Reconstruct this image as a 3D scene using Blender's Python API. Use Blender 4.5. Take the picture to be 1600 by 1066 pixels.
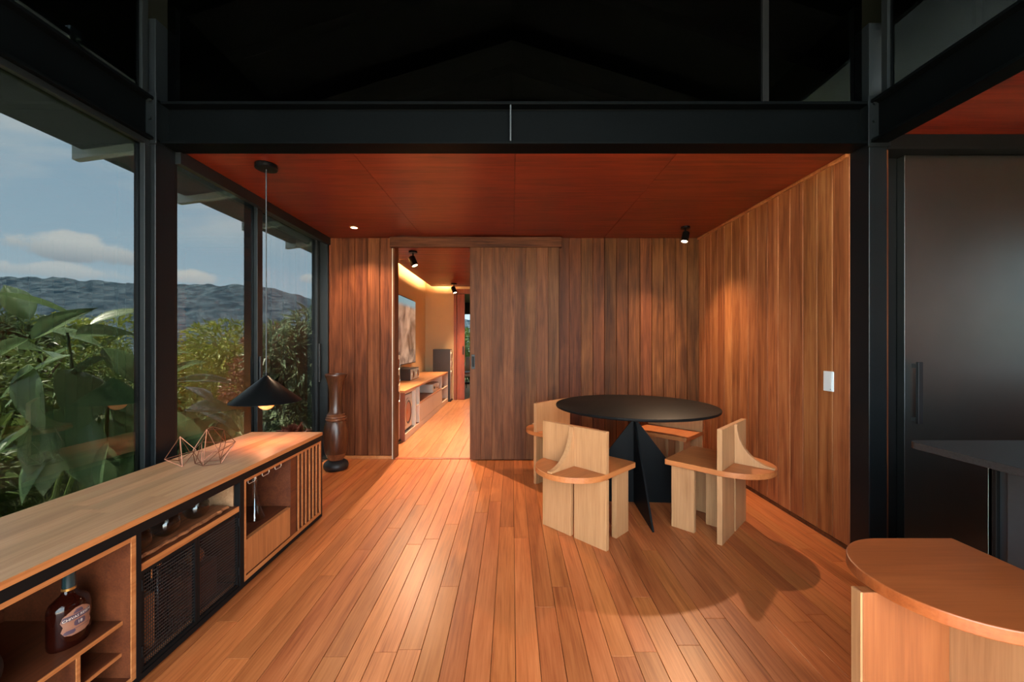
import bpy, bmesh, math, random
from mathutils import Vector, Matrix, noise

for o in list(bpy.data.objects):
    bpy.data.objects.remove(o)
SC = bpy.context.scene
COL = SC.collection
R = math.radians
PI = math.pi
random.seed(7)

# ------------------------------------------------------------------ camera, sky, sun, exposure
F_PX = 620.0
CAM_Z = 1.22
cam_d = bpy.data.cameras.new('camera')
cam_d.sensor_width = 36.0
cam_d.lens = F_PX / 1600.0 * 36.0
cam_d.shift_y = 4.0 / 1600.0
cam_d.clip_start = 0.02
cam_d.clip_end = 5000
cam = bpy.data.objects.new('camera', cam_d)
COL.objects.link(cam)
cam.location = (0, 0, CAM_Z)
cam.rotation_euler = (R(90), 0, 0)
SC.camera = cam

SKY = 13.0            # outdoor sky level; dark tint in the glazing dims it to the room's exposure
world = bpy.data.worlds.new('sky')
SC.world = world
world.use_nodes = True


def build_world():
    nt = world.node_tree
    N, L = nt.nodes, nt.links
    N.clear()

    def n(t, **k):
        x = N.new(t)
        for a, b in k.items():
            setattr(x, a, b)
        return x

    def math_(op, a, b=None, c=None):
        m = n('ShaderNodeMath', operation=op)
        for i, v in enumerate((a, b, c)):
            if v is None:
                continue
            if isinstance(v, (int, float)):
                m.inputs[i].default_value = v
            else:
                L.new(v, m.inputs[i])
        return m.outputs[0]

    def mix(fac, a, b):
        m = n('ShaderNodeMix', data_type='RGBA')
        if isinstance(fac, (int, float)):
            m.inputs[0].default_value = fac
        else:
            L.new(fac, m.inputs[0])
        for i, v in ((6, a), (7, b)):
            if isinstance(v, tuple):
                m.inputs[i].default_value = v
            else:
                L.new(v, m.inputs[i])
        return m.outputs[2]

    tc = n('ShaderNodeTexCoord')
    sep = n('ShaderNodeSeparateXYZ')
    L.new(tc.outputs['Generated'], sep.inputs[0])
    z = sep.outputs[2]
    ramp = n('ShaderNodeValToRGB')
    L.new(z, ramp.inputs[0])
    cr = ramp.color_ramp
    cr.elements[0].position = 0.0
    cr.elements[0].color = (0.47, 0.54, 0.56, 1)
    cr.elements[1].position = 0.65
    cr.elements[1].color = (0.18, 0.31, 0.43, 1)
    e = cr.elements.new(0.18)
    e.color = (0.33, 0.44, 0.51, 1)
    # broad broken cloud deck on a plane overhead
    zz = math_('ADD', math_('MAXIMUM', z, 0.0), 0.16)
    cx = math_('DIVIDE', sep.outputs[0], zz)
    cy = math_('DIVIDE', sep.outputs[1], zz)
    cmb = n('ShaderNodeCombineXYZ')
    L.new(cx, cmb.inputs[0])
    L.new(cy, cmb.inputs[1])
    mp = n('ShaderNodeMapping')
    L.new(cmb.outputs[0], mp.inputs[0])
    mp.inputs['Location'].default_value = (1.7, 3.3, 0)
    mp.inputs['Rotation'].default_value = (0, 0, R(25))
    mp.inputs['Scale'].default_value = (0.55, 1.1, 1)
    nz = n('ShaderNodeTexNoise')
    L.new(mp.outputs[0], nz.inputs['Vector'])
    nz.inputs['Scale'].default_value = 1.25
    nz.inputs['Detail'].default_value = 8
    nz.inputs['Roughness'].default_value = 0.55
    nz.inputs['Distortion'].default_value = 0.3
    deck = n('ShaderNodeMapRange', interpolation_type='SMOOTHSTEP')
    L.new(nz.outputs['Fac'], deck.inputs[0])
    deck.inputs[1].default_value = 0.36
    deck.inputs[2].default_value = 0.58
    high = n('ShaderNodeMapRange', interpolation_type='SMOOTHSTEP')
    L.new(z, high.inputs[0])
    high.inputs[1].default_value = 0.16
    high.inputs[2].default_value = 0.28
    deckf = math_('MULTIPLY', math_('MULTIPLY', deck.outputs[0], high.outputs[0]), 0.85)
    col = mix(deckf, ramp.outputs[0], (0.60, 0.58, 0.54, 1))
    # low cumulus
    nz2 = n('ShaderNodeTexNoise')
    L.new(tc.outputs['Generated'], nz2.inputs['Vector'])
    nz2.inputs['Scale'].default_value = 13.0
    nz2.inputs['Detail'].default_value = 7
    nz2.inputs['Roughness'].default_value = 0.6

    def cumulus(dirv, wx, wz, light, shade):
        nonlocal col
        d = Vector(dirv).normalized()
        side = Vector((d.y, -d.x, 0)).normalized()
        dp = n('ShaderNodeVectorMath', operation='DOT_PRODUCT')
        L.new(tc.outputs['Generated'], dp.inputs[0])
        dp.inputs[1].default_value = side
        dn = n('ShaderNodeVectorMath', operation='DOT_PRODUCT')
        L.new(tc.outputs['Generated'], dn.inputs[0])
        dn.inputs[1].default_value = d
        front = math_('GREATER_THAN', dn.outputs['Value'], 0.2)
        u = math_('DIVIDE', dp.outputs['Value'], wx)
        v0 = math_('DIVIDE', math_('SUBTRACT', z, d.z), wz)
        neg = math_('MULTIPLY', math_('MINIMUM', v0, 0.0), 1.6)
        v = math_('ADD', math_('MAXIMUM', v0, 0.0), neg)
        r2 = math_('ADD', math_('MULTIPLY', u, u), math_('MULTIPLY', v, v))
        pert = math_('MULTIPLY', math_('SUBTRACT', nz2.outputs['Fac'], 0.5), 5.0)
        s = math_('ADD', math_('SUBTRACT', 1.0, r2), pert)
        m = n('ShaderNodeMapRange', interpolation_type='SMOOTHSTEP')
        L.new(s, m.inputs[0])
        m.inputs[1].default_value = 0.0
        m.inputs[2].default_value = 0.75
        f = math_('MULTIPLY', math_('MULTIPLY', m.outputs[0], front), 0.9)
        sh = n('ShaderNodeMapRange')
        L.new(v0, sh.inputs[0])
        sh.inputs[1].default_value = -0.5
        sh.inputs[2].default_value = 0.5
        cc = mix(sh.outputs[0], shade, light)
        col = mix(f, col, cc)

    cumulus((-662, 620, 142), 0.105, 0.030, (0.60, 0.58, 0.54, 1), (0.33, 0.36, 0.38, 1))
    cumulus((-505, 620, 102), 0.05, 0.020, (0.64, 0.60, 0.54, 1), (0.44, 0.46, 0.47, 1))
    cumulus((-690, 620, 110), 0.10, 0.016, (0.56, 0.56, 0.54, 1), (0.42, 0.46, 0.48, 1))
    cumulus((-315, 620, 100), 0.018, 0.012, (0.60, 0.58, 0.54, 1), (0.44, 0.46, 0.47, 1))
    bg = n('ShaderNodeBackground')
    L.new(col, bg.inputs[0])
    bg.inputs[1].default_value = SKY
    out = n('ShaderNodeOutputWorld')
    L.new(bg.outputs[0], out.inputs[0])


build_world()

sun_d = bpy.data.lights.new('sun', 'SUN')
sun_d.energy = 50.0
sun_d.angle = R(1.0)
sun_d.color = (1.0, 0.86, 0.66)
sun = bpy.data.objects.new('sun', sun_d)
COL.objects.link(sun)
sun.rotation_euler = Vector((0.45, 0.20, -0.87)).to_track_quat('-Z', 'Y').to_euler()

SC.view_settings.view_transform = 'Standard'
SC.view_settings.look = 'None'
SC.view_settings.exposure = 0.95
SC.view_settings.gamma = 1.0
SC.view_settings.use_curve_mapping = False


# ------------------------------------------------------------------ helpers
def tag(o, label=None, cat=None, group=None, kind=None):
    if label:
        o['label'] = label
    if cat:
        o['category'] = cat
    if group:
        o['group'] = group
    if kind:
        o['kind'] = kind
    return o


def empty(name, loc=(0, 0, 0), rz=0.0):
    o = bpy.data.objects.new(name, None)
    o.empty_display_size = 0.1
    o.location = loc
    o.rotation_euler = (0, 0, rz)
    COL.objects.link(o)
    return o


def px(x, y, d):
    """a point of the photograph at depth d, in world space"""
    return Vector(((x - 800.0) / F_PX * d, d, CAM_Z - (y - 537.0) / F_PX * d))


class MB:
    def __init__(s):
        s.v = []
        s.f = []

    def add(s, vs, fs):
        b = len(s.v)
        s.v += [tuple(p) for p in vs]
        s.f += [tuple(b + i for i in f) for f in fs]
        return s

    def box(s, x0, x1, y0, y1, z0, z1):
        x0, x1 = min(x0, x1), max(x0, x1)
        y0, y1 = min(y0, y1), max(y0, y1)
        z0, z1 = min(z0, z1), max(z0, z1)
        return s.add([(x0, y0, z0), (x1, y0, z0), (x1, y1, z0), (x0, y1, z0),
                      (x0, y0, z1), (x1, y0, z1), (x1, y1, z1), (x0, y1, z1)],
                     [(0, 3, 2, 1), (4, 5, 6, 7), (0, 1, 5, 4), (1, 2, 6, 5), (2, 3, 7, 6), (3, 0, 4, 7)])

    def cbox(s, x0, x1, y0, y1, z0, z1, axis, c):
        """box whose face towards +/-axis ('+z','-y','-x','-z') has its long edges chamfered by c"""
        a = [(x0, x1), (y0, y1), (z0, z1)]
        k = 'xyz'.index(axis[1])
        u, w = [i for i in range(3) if i != k]
        back, front = (a[k][0], a[k][1]) if axis[0] == '+' else (a[k][1], a[k][0])
        sgn = 1 if axis[0] == '+' else -1
        rings = [(back, 0), (front - sgn * c, 0), (front, c)]
        vs = []
        for kk, ins in rings:
            for du, dw in ((0, 0), (1, 0), (1, 1), (0, 1)):
                p = [0, 0, 0]
                p[k] = kk
                p[u] = a[u][0] + ins if du == 0 else a[u][1] - ins
                p[w] = a[w][0] + ins if dw == 0 else a[w][1] - ins
                vs.append(p)
        fs = [(3, 2, 1, 0), (8, 9, 10, 11)]
        for r in (0, 4):
            for i in range(4):
                j = (i + 1) % 4
                fs.append((r + i, r + j, r + 4 + j, r + 4 + i))
        return s.add(vs, fs)

    def prism(s, poly, axis, a, b):
        """polygon (2D) extruded from a to b along axis; 2D coords are the other axes in xyz order"""
        k = 'xyz'.index(axis)
        u, w = [i for i in range(3) if i != k]
        n = len(poly)
        vs = []
        for t in (a, b):
            for (p, q) in poly:
                c = [0, 0, 0]
                c[k] = t
                c[u] = p
                c[w] = q
                vs.append(c)
        fs = [tuple(range(n - 1, -1, -1)), tuple(range(n, 2 * n))]
        for i in range(n):
            j = (i + 1) % n
            fs.append((i, j, n + j, n + i))
        return s.add(vs, fs)

    def lathe(s, prof, seg=32, c=(0, 0, 0), sx=1, sy=1, closed=True):
        n = len(prof)
        vs, fs = [], []
        for i in range(seg):
            a = 2 * PI * i / seg
            for (r, z) in prof:
                vs.append((c[0] + r * sx * math.cos(a), c[1] + r * sy * math.sin(a), c[2] + z))
        for i in range(seg):
            j = (i + 1) % seg
            for k in range(n - 1):
                fs.append((i * n + k, j * n + k, j * n + k + 1, i * n + k + 1))
        if closed:
            fs.append(tuple(i * n for i in range(seg - 1, -1, -1)))
            fs.append(tuple(i * n + n - 1 for i in range(seg)))
        return s.add(vs, fs)

    def tube(s, pts, r, seg=8, r2=None, cap=True):
        pts = [Vector(p) for p in pts]
        n = len(pts)
        up = Vector((0, 0, 1))
        vs, fs = [], []
        prev = None
        for i, p in enumerate(pts):
            if i == 0:
                t = pts[1] - p
            elif i == n - 1:
                t = p - pts[i - 1]
            else:
                t = pts[i + 1] - pts[i - 1]
            t.normalize()
            if prev is None:
                a = up if abs(t.z) < 0.9 else Vector((1, 0, 0))
                u = t.cross(a).normalized()
            else:
                u = (prev - t * prev.dot(t))
                u = u.normalized() if u.length > 1e-6 else t.cross(up).normalized()
            prev = u
            w = t.cross(u)
            rr = r if r2 is None else r + (r2 - r) * i / (n - 1)
            for k in range(seg):
                a = 2 * PI * k / seg
                vs.append(p + u * (rr * math.cos(a)) + w * (rr * math.sin(a)))
        for i in range(n - 1):
            for k in range(seg):
                j = (k + 1) % seg
                fs.append((i * seg + k, i * seg + j, (i + 1) * seg + j, (i + 1) * seg + k))
        if cap:
            fs.append(tuple(range(seg - 1, -1, -1)))
            fs.append(tuple((n - 1) * seg + k for k in range(seg)))
        return s.add(vs, fs)

    def build(s, name, mat, parent=None, smooth=False, bevel=0.0, seg=2, loc=None, normals=True):
        me = bpy.data.meshes.new(name)
        me.from_pydata([tuple(p) for p in s.v], [], s.f)
        me.update()
        if normals:
            bm = bmesh.new()
            bm.from_mesh(me)
            bmesh.ops.recalc_face_normals(bm, faces=bm.faces)
            bm.to_mesh(me)
            bm.free()
        if mat:
            me.materials.append(mat)
        if smooth:
            me.polygons.foreach_set('use_smooth', [True] * len(me.polygons))
            try:
                me.set_sharp_from_angle(angle=R(40))
            except Exception:
                pass
        o = bpy.data.objects.new(name, me)
        COL.objects.link(o)
        if parent:
            o.parent = parent
        if loc is not None:
            o.location = loc
        if bevel > 0:
            b = o.modifiers.new('edge', 'BEVEL')
            b.width = bevel
            b.segments = seg
            b.limit_method = 'ANGLE'
            b.angle_limit = R(35)
        return o


def box(name, mat, dims, parent=None, bevel=0.0, **k):
    return MB().box(*dims).build(name, mat, parent, bevel=bevel, **k)


def copy_tree(o, parent=None):
    c = o.copy()
    COL.objects.link(c)
    c.parent = parent
    for ch in list(o.children):
        copy_tree(ch, c)
    return c


def light(name, typ, loc, energy, color, parent=None, **k):
    d = bpy.data.lights.new(name, typ)
    d.energy = energy
    d.color = color
    for a, b in k.items():
        if a != 'aim':
            setattr(d, a, b)
    o = bpy.data.objects.new(name, d)
    COL.objects.link(o)
    o.location = loc
    if 'aim' in k:
        o.rotation_euler = (Vector(k['aim']) - Vector(loc)).to_track_quat('-Z', 'Y').to_euler()
    if parent:
        o.parent = parent
    return o


# ------------------------------------------------------------------ materials
def new_mat(name):
    m = bpy.data.materials.new(name)
    m.use_nodes = True
    m.node_tree.nodes.clear()
    return m, m.node_tree.nodes, m.node_tree.links


def plain(name, col, rough=0.5, metal=0.0, spec=0.5, noise_amt=0.15, noise_scale=8.0, bump=0.0, emit=None, emit_s=0.0,
          coat=0.0):
    m, N, L = new_mat(name)
    out = N.new('ShaderNodeOutputMaterial')
    b = N.new('ShaderNodeBsdfPrincipled')
    tc = N.new('ShaderNodeTexCoord')
    nz = N.new('ShaderNodeTexNoise')
    nz.inputs['Scale'].default_value = noise_scale
    nz.inputs['Detail'].default_value = 5
    L.new(tc.outputs['Object'], nz.inputs['Vector'])
    mx = N.new('ShaderNodeMix')
    mx.data_type = 'RGBA'
    L.new(nz.outputs['Fac'], mx.inputs[0])
    mx.inputs[6].default_value = tuple(c * (1 - noise_amt) for c in col) + (1,)
    mx.inputs[7].default_value = tuple(min(1, c * (1 + noise_amt)) for c in col) + (1,)
    L.new(mx.outputs[2], b.inputs['Base Color'])
    b.inputs['Roughness'].default_value = rough
    b.inputs['Metallic'].default_value = metal
    b.inputs['Specular IOR Level'].default_value = spec
    b.inputs['Coat Weight'].default_value = coat
    if emit:
        b.inputs['Emission Color'].default_value = tuple(emit) + (1,)
        b.inputs['Emission Strength'].default_value = emit_s
    if bump:
        bp = N.new('ShaderNodeBump')
        bp.inputs['Strength'].default_value = bump
        bp.inputs['Distance'].default_value = 0.01
        L.new(nz.outputs['Fac'], bp.inputs['Height'])
        L.new(bp.outputs[0], b.inputs['Normal'])
    L.new(b.outputs[0], out.inputs[0])
    return m


def wood(name, dark, mid, lite, axis='Z', rough=0.4, scale=1.0, spec=0.5, var=0.25, bump=0.12, coat=0.0, knots=0.0, con=0.10, fine=0.38):
    """grain runs along axis in object space; every object shifts the grain and its tone a little"""
    m, N, L = new_mat(name)
    out = N.new('ShaderNodeOutputMaterial')
    b = N.new('ShaderNodeBsdfPrincipled')
    tc = N.new('ShaderNodeTexCoord')
    oi = N.new('ShaderNodeObjectInfo')
    mul = N.new('ShaderNodeMath')
    mul.operation = 'MULTIPLY'
    L.new(oi.outputs['Random'], mul.inputs[0])
    mul.inputs[1].default_value = 53.7
    add = N.new('ShaderNodeVectorMath')
    add.operation = 'ADD'
    L.new(tc.outputs['Object'], add.inputs[0])
    L.new(mul.outputs[0], add.inputs[1])

    def grain(along, across, detail, dist, rgh=0.6):
        mp = N.new('ShaderNodeMapping')
        sc = [across * scale] * 3
        sc['XYZ'.index(axis)] = along * scale
        mp.inputs['Scale'].default_value = sc
        L.new(add.outputs[0], mp.inputs[0])
        nz = N.new('ShaderNodeTexNoise')
        nz.inputs['Scale'].default_value = 1.0
        nz.inputs['Detail'].default_value = detail
        nz.inputs['Roughness'].default_value = rgh
        nz.inputs['Distortion'].default_value = dist
        L.new(mp.outputs[0], nz.inputs['Vector'])
        return nz.outputs['Fac']
    g1 = grain(0.9, 14, 4, 1.2)
    g2 = grain(4, 130, 3, 0.3)
    g3 = grain(1.6, 5, 3, 0.8)
    mx = N.new('ShaderNodeMath')
    mx.operation = 'MULTIPLY_ADD'
    L.new(g2, mx.inputs[0])
    mx.inputs[1].default_value = fine
    m2 = N.new('ShaderNodeMath')
    m2.operation = 'MULTIPLY_ADD'
    L.new(g1, m2.inputs[0])
    m2.inputs[1].default_value = 0.80 - fine
    m3 = N.new('ShaderNodeMath')
    m3.operation = 'MULTIPLY'
    L.new(g3, m3.inputs[0])
    m3.inputs[1].default_value = 0.20 + knots
    L.new(m3.outputs[0], m2.inputs[2])
    L.new(m2.outputs[0], mx.inputs[2])
    rp = N.new('ShaderNodeValToRGB')
    L.new(mx.outputs[0], rp.inputs[0])
    e = rp.color_ramp.elements
    e[0].position = 0.5 + knots / 2 - con
    e[0].color = tuple(dark) + (1,)
    e[1].position = 0.5 + knots / 2 + con
    e[1].color = tuple(lite) + (1,)
    x = e.new(0.5 + knots / 2)
    x.color = tuple(mid) + (1,)
    hs = N.new('ShaderNodeHueSaturation')
    L.new(rp.outputs[0], hs.inputs['Color'])
    mr = N.new('ShaderNodeMapRange')
    L.new(oi.outputs['Random'], mr.inputs[0])
    mr.inputs[3].default_value = 1 - var
    mr.inputs[4].default_value = 1 + var
    L.new(mr.outputs[0], hs.inputs['Value'])
    f = N.new('ShaderNodeMath')
    f.operation = 'FRACT'
    L.new(mul.outputs[0], f.inputs[0])
    mr2 = N.new('ShaderNodeMapRange')
    L.new(f.outputs[0], mr2.inputs[0])
    mr2.inputs[3].default_value = 0.5 - 0.008 * var
    mr2.inputs[4].default_value = 0.5 + 0.030 * var
    L.new(mr2.outputs[0], hs.inputs['Hue'])
    L.new(hs.outputs[0], b.inputs['Base Color'])
    b.inputs['Roughness'].default_value = rough
    b.inputs['Specular IOR Level'].default_value = spec
    b.inputs['Coat Weight'].default_value = coat
    b.inputs['Coat Roughness'].default_value = 0.2
    if bump:
        bp = N.new('ShaderNodeBump')
        bp.inputs['Strength'].default_value = bump
        bp.inputs['Distance'].default_value = 0.003
        L.new(mx.outputs[0], bp.inputs['Height'])
        L.new(bp.outputs[0], b.inputs['Normal'])
    L.new(b.outputs[0], out.inputs[0])
    return m


def pane_glass(name, tint, ior=1.45, rough=0.0):
    m, N, L = new_mat(name)
    out = N.new('ShaderNodeOutputMaterial')
    t = N.new('ShaderNodeBsdfTransparent')
    t.inputs[0].default_value = tuple(tint) + (1,)
    g = N.new('ShaderNodeBsdfGlossy')
    g.inputs['Roughness'].default_value = rough
    g.inputs['Color'].default_value = (0.95, 0.97, 0.98, 1)
    fr = N.new('ShaderNodeFresnel')
    ge = N.new('ShaderNodeNewGeometry')
    mr = N.new('ShaderNodeMapRange')          # thin pane: both faces reflect like its outer face
    L.new(ge.outputs['Backfacing'], mr.inputs[0])
    mr.inputs[3].default_value = ior
    mr.inputs[4].default_value = 1.0 / ior
    L.new(mr.outputs[0], fr.inputs['IOR'])
    mx = N.new('ShaderNodeMixShader')
    L.new(fr.outputs[0], mx.inputs[0])
    L.new(t.outputs[0], mx.inputs[1])
    L.new(g.outputs[0], mx.inputs[2])
    L.new(mx.outputs[0], out.inputs[0])
    return m


def leaf_mat(name, c1, c2, rough=0.4, trans=0.25, spec=0.5):
    m, N, L = new_mat(name)
    out = N.new('ShaderNodeOutputMaterial')
    b = N.new('ShaderNodeBsdfPrincipled')
    tc = N.new('ShaderNodeTexCoord')
    nz = N.new('ShaderNodeTexNoise')
    nz.inputs['Scale'].default_value = 3.0
    nz.inputs['Detail'].default_value = 6
    L.new(tc.outputs['Object'], nz.inputs['Vector'])
    rp = N.new('ShaderNodeValToRGB')
    L.new(nz.outputs['Fac'], rp.inputs[0])
    rp.color_ramp.elements[0].position = 0.36
    rp.color_ramp.elements[0].color = tuple(c1) + (1,)
    rp.color_ramp.elements[1].position = 0.64
    rp.color_ramp.elements[1].color = tuple(c2) + (1,)
    L.new(rp.outputs[0], b.inputs['Base Color'])
    b.inputs['Roughness'].default_value = rough
    b.inputs['Specular IOR Level'].default_value = spec
    tr = N.new('ShaderNodeBsdfTranslucent')
    L.new(rp.outputs[0], tr.inputs[0])
    mx = N.new('ShaderNodeMixShader')
    mx.inputs[0].default_value = trans
    L.new(b.outputs[0], mx.inputs[1])
    L.new(tr.outputs[0], mx.inputs[2])
    L.new(mx.outputs[0], out.inputs[0])
    return m


M = {}
M['floor'] = wood('floor_wood', (0.25, 0.056, 0.0150), (0.42, 0.120, 0.036), (0.53, 0.172, 0.058), 'Y', rough=0.36, var=0.18, spec=0.4, bump=0.04, con=0.14)
M['floor_far'] = wood('floor_wood_far', (0.34, 0.13, 0.05), (0.45, 0.19, 0.08), (0.52, 0.24, 0.11), 'Y', rough=0.30, var=0.12, bump=0.04)
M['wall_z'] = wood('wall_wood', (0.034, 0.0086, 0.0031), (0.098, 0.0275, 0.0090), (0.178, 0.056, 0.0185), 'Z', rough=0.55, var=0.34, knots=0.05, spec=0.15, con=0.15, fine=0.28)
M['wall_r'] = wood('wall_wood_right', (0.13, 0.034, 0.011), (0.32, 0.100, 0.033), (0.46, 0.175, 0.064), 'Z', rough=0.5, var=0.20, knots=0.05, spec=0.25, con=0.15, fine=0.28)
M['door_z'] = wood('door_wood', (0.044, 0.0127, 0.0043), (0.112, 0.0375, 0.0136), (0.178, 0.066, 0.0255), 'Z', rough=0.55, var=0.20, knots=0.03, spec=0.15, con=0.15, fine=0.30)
M['wall_x'] = wood('header_wood', (0.035, 0.009, 0.0035), (0.085, 0.024, 0.0085), (0.13, 0.042, 0.016), 'X', rough=0.55, var=0.15, spec=0.15)
M['ceil'] = wood('ceiling_wood', (0.075, 0.0070, 0.0028), (0.150, 0.0155, 0.0055), (0.215, 0.027, 0.009), 'X', rough=0.32, var=0.12, spec=0.5, bump=0.03)
M['oak_z'] = wood('chair_wood_upright', (0.31, 0.138, 0.056), (0.42, 0.205, 0.090), (0.50, 0.26, 0.120), 'Z', rough=0.45, var=0.07, bump=0.05, con=0.17)
M['oak_lamplit_y'] = wood('chair_wood_lamplit_seat', (0.32, 0.088, 0.023), (0.43, 0.135, 0.038), (0.50, 0.172, 0.052), 'Y', rough=0.42, var=0.06, bump=0.05, con=0.17)  # orange of the lamp light mixed into the seat wood
M['oak_stool'] = wood('stool_wood_seat', (0.22, 0.048, 0.011), (0.31, 0.074, 0.018), (0.37, 0.098, 0.026), 'Y', rough=0.36, var=0.04, bump=0.04, con=0.17)
M['stool_shade_z'] = wood('stool_wood_shaded_panel', (0.17, 0.045, 0.012), (0.24, 0.068, 0.019), (0.30, 0.095, 0.029), 'Z', rough=0.45, var=0.04, bump=0.04, con=0.17)  # shadow under the seat put into this panel's redder, darker colour
M['sb_y'] = wood('sideboard_wood_long', (0.34, 0.165, 0.080), (0.45, 0.245, 0.125), (0.54, 0.32, 0.175), 'Y', rough=0.42, var=0.18, bump=0.04, con=0.14)
M['sb_edge'] = wood('sideboard_wood_edge', (0.33, 0.100, 0.028), (0.43, 0.150, 0.045), (0.50, 0.19, 0.064), 'Y', rough=0.45, var=0.06, bump=0.04)
M['sb_z'] = wood('sideboard_wood_upright', (0.27, 0.085, 0.024), (0.37, 0.130, 0.041), (0.45, 0.17, 0.058), 'Z', rough=0.45, var=0.08, bump=0.04)
M['sb_in'] = wood('sideboard_wood_inside_shade', (0.065, 0.0135, 0.004), (0.10, 0.023, 0.0065), (0.13, 0.033, 0.010), 'Y', rough=0.5, var=0.08, bump=0.04)  # shade inside the sideboard put into the wood colour
M['slat_gap_shade'] = plain('painted_gap_shade', (0.03, 0.009, 0.004), rough=0.7)  # painted shade for the gaps between the slats
M['slab'] = wood('live_edge_wood', (0.07, 0.022, 0.010), (0.20, 0.065, 0.025), (0.36, 0.13, 0.05), 'Y', rough=0.4, var=0.1, bump=0.2)
M['vase'] = wood('vase_wood', (0.030, 0.008, 0.0035), (0.065, 0.019, 0.0075), (0.105, 0.034, 0.013), 'Z', rough=0.3, var=0.05, bump=0.04)
M['vase_lt'] = wood('vase_wood_band', (0.09, 0.026, 0.010), (0.15, 0.047, 0.018), (0.20, 0.068, 0.027), 'Z', rough=0.35, var=0.05, bump=0.04)
M['jamb'] = wood('jamb_wood', (0.22, 0.045, 0.016), (0.32, 0.072, 0.025), (0.40, 0.10, 0.038), 'Z', rough=0.4, var=0.1)
M['beam'] = plain('black_beam_steel', (0.0016, 0.0022, 0.0026), rough=0.45, spec=0.03, noise_scale=6, noise_amt=0.3)
M['steel'] = plain('black_steel', (0.004, 0.0058, 0.007), rough=0.42, spec=0.28, noise_scale=6, noise_amt=0.3, bump=0.05)
M['steel_dk'] = plain('matte_black_steel', (0.003, 0.0033, 0.0036), rough=0.6, spec=0.2)
M['frame_bk'] = plain('black_window_frame', (0.006, 0.008, 0.009), rough=0.4, spec=0.4)
M['roof'] = plain('black_roof_lining', (0.0035, 0.0036, 0.004), rough=0.8, spec=0.1)
M['table'] = plain('black_table_top', (0.0065, 0.006, 0.006), rough=0.5, spec=0.06, noise_scale=14, noise_amt=0.5, bump=0.06)
M['table_base'] = plain('black_steel_table_base', (0.0035, 0.0042, 0.005), rough=0.45, spec=0.12, noise_scale=5, noise_amt=0.4)
M['door_bk'] = plain('brushed_black_steel_door', (0.19, 0.205, 0.20), rough=0.38, metal=1.0, noise_scale=2.5, noise_amt=0.18, bump=0.02)
M['granite'] = plain('black_granite', (0.022, 0.022, 0.023), rough=0.35, spec=0.25, noise_scale=160, noise_amt=0.85, bump=0.06)
M['island'] = plain('dark_island_panel', (0.024, 0.032, 0.038), rough=0.45, noise_scale=40, noise_amt=0.2)
M['matte_bk'] = plain('matte_black', (0.008, 0.008, 0.009), rough=0.5)
M['pend'] = plain('black_lamp_metal', (0.003, 0.0034, 0.0038), rough=0.32, spec=0.16)
M['white'] = plain('switch_plastic', (0.62, 0.70, 0.72), rough=0.35, noise_amt=0.02)
M['cream'] = plain('cream_plaster', (0.62, 0.44, 0.24), rough=0.8, noise_scale=3, noise_amt=0.05, bump=0.03)
M['console'] = plain('pale_lacquer', (0.60, 0.50, 0.40), rough=0.45, noise_amt=0.05)
M['console_top'] = wood('console_wood', (0.42, 0.17, 0.06), (0.54, 0.24, 0.09), (0.60, 0.29, 0.12), 'Y', rough=0.35, var=0.05)
M['console_in'] = plain('console_niche_wood', (0.26, 0.07, 0.03), rough=0.6)
M['speaker'] = plain('speaker_black', (0.03, 0.024, 0.02), rough=0.4)
M['silver'] = plain('silver_metal', (0.62, 0.56, 0.48), rough=0.3, metal=0.6, noise_amt=0.03)
M['copper'] = plain('copper_cone', (0.50, 0.20, 0.08), rough=0.3, metal=0.7)
M['rosewire'] = plain('rose_copper_wire', (0.22, 0.085, 0.05), rough=0.32, metal=0.9)
M['wire'] = plain('mesh_wire_glint', (0.045, 0.042, 0.04), rough=0.4, metal=0.5)  # lighter wire colour that paints highlights on the mesh
M['glass_win'] = pane_glass('dimming_tint_glass', (0.180, 0.190, 0.193))  # tint made dark to bring the outdoors down to the room's exposure
M['glass_end'] = pane_glass('less_dimming_glass', (0.27, 0.28, 0.285))  # weaker dimming tint where the panes should read brighter
M['glass'] = pane_glass('clear_glass', (0.90, 0.92, 0.92), ior=1.75)
M['glass_smoke'] = pane_glass('smoked_glass', (0.62, 0.63, 0.63), ior=1.55)
M['whisky'] = plain('amber_bottle_glass', (0.014, 0.002, 0.001), rough=0.06, spec=0.3)
M['whisky_red'] = plain('red_bottle_shoulder', (0.26, 0.012, 0.010), rough=0.12, spec=0.6)
M['label_paper'] = plain('copper_label', (0.25, 0.105, 0.062), rough=0.45, noise_scale=60, noise_amt=0.25)
M['label_dark'] = plain('dark_label_print', (0.06, 0.035, 0.055), rough=0.5)
M['letter'] = plain('cream_print', (0.72, 0.64, 0.55), rough=0.5, noise_amt=0.02)
M['foil'] = plain('teal_black_foil', (0.012, 0.030, 0.034), rough=0.25)
M['gold'] = plain('gold_ring', (0.55, 0.30, 0.08), rough=0.3, metal=0.8)
M['bulb'] = plain('warm_bulb_glass', (0.9, 0.5, 0.25), rough=0.2, emit=(1.0, 0.24, 0.05), emit_s=0.9)
M['lens'] = plain('warm_lamp_lens', (1, 0.8, 0.6), rough=0.3, emit=(1.0, 0.62, 0.34), emit_s=14.0)
M['led'] = plain('warm_led_strip', (1, 0.8, 0.6), rough=0.3, emit=(1.0, 0.56, 0.25), emit_s=110.0)
M['soil'] = plain('grass_ground', (0.10, 0.115, 0.045), rough=0.9, noise_scale=1.5, noise_amt=0.5, bump=0.5)
M['grass'] = leaf_mat('grass_blades', (0.08, 0.12, 0.03), (0.22, 0.24, 0.08), rough=0.6)
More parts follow.
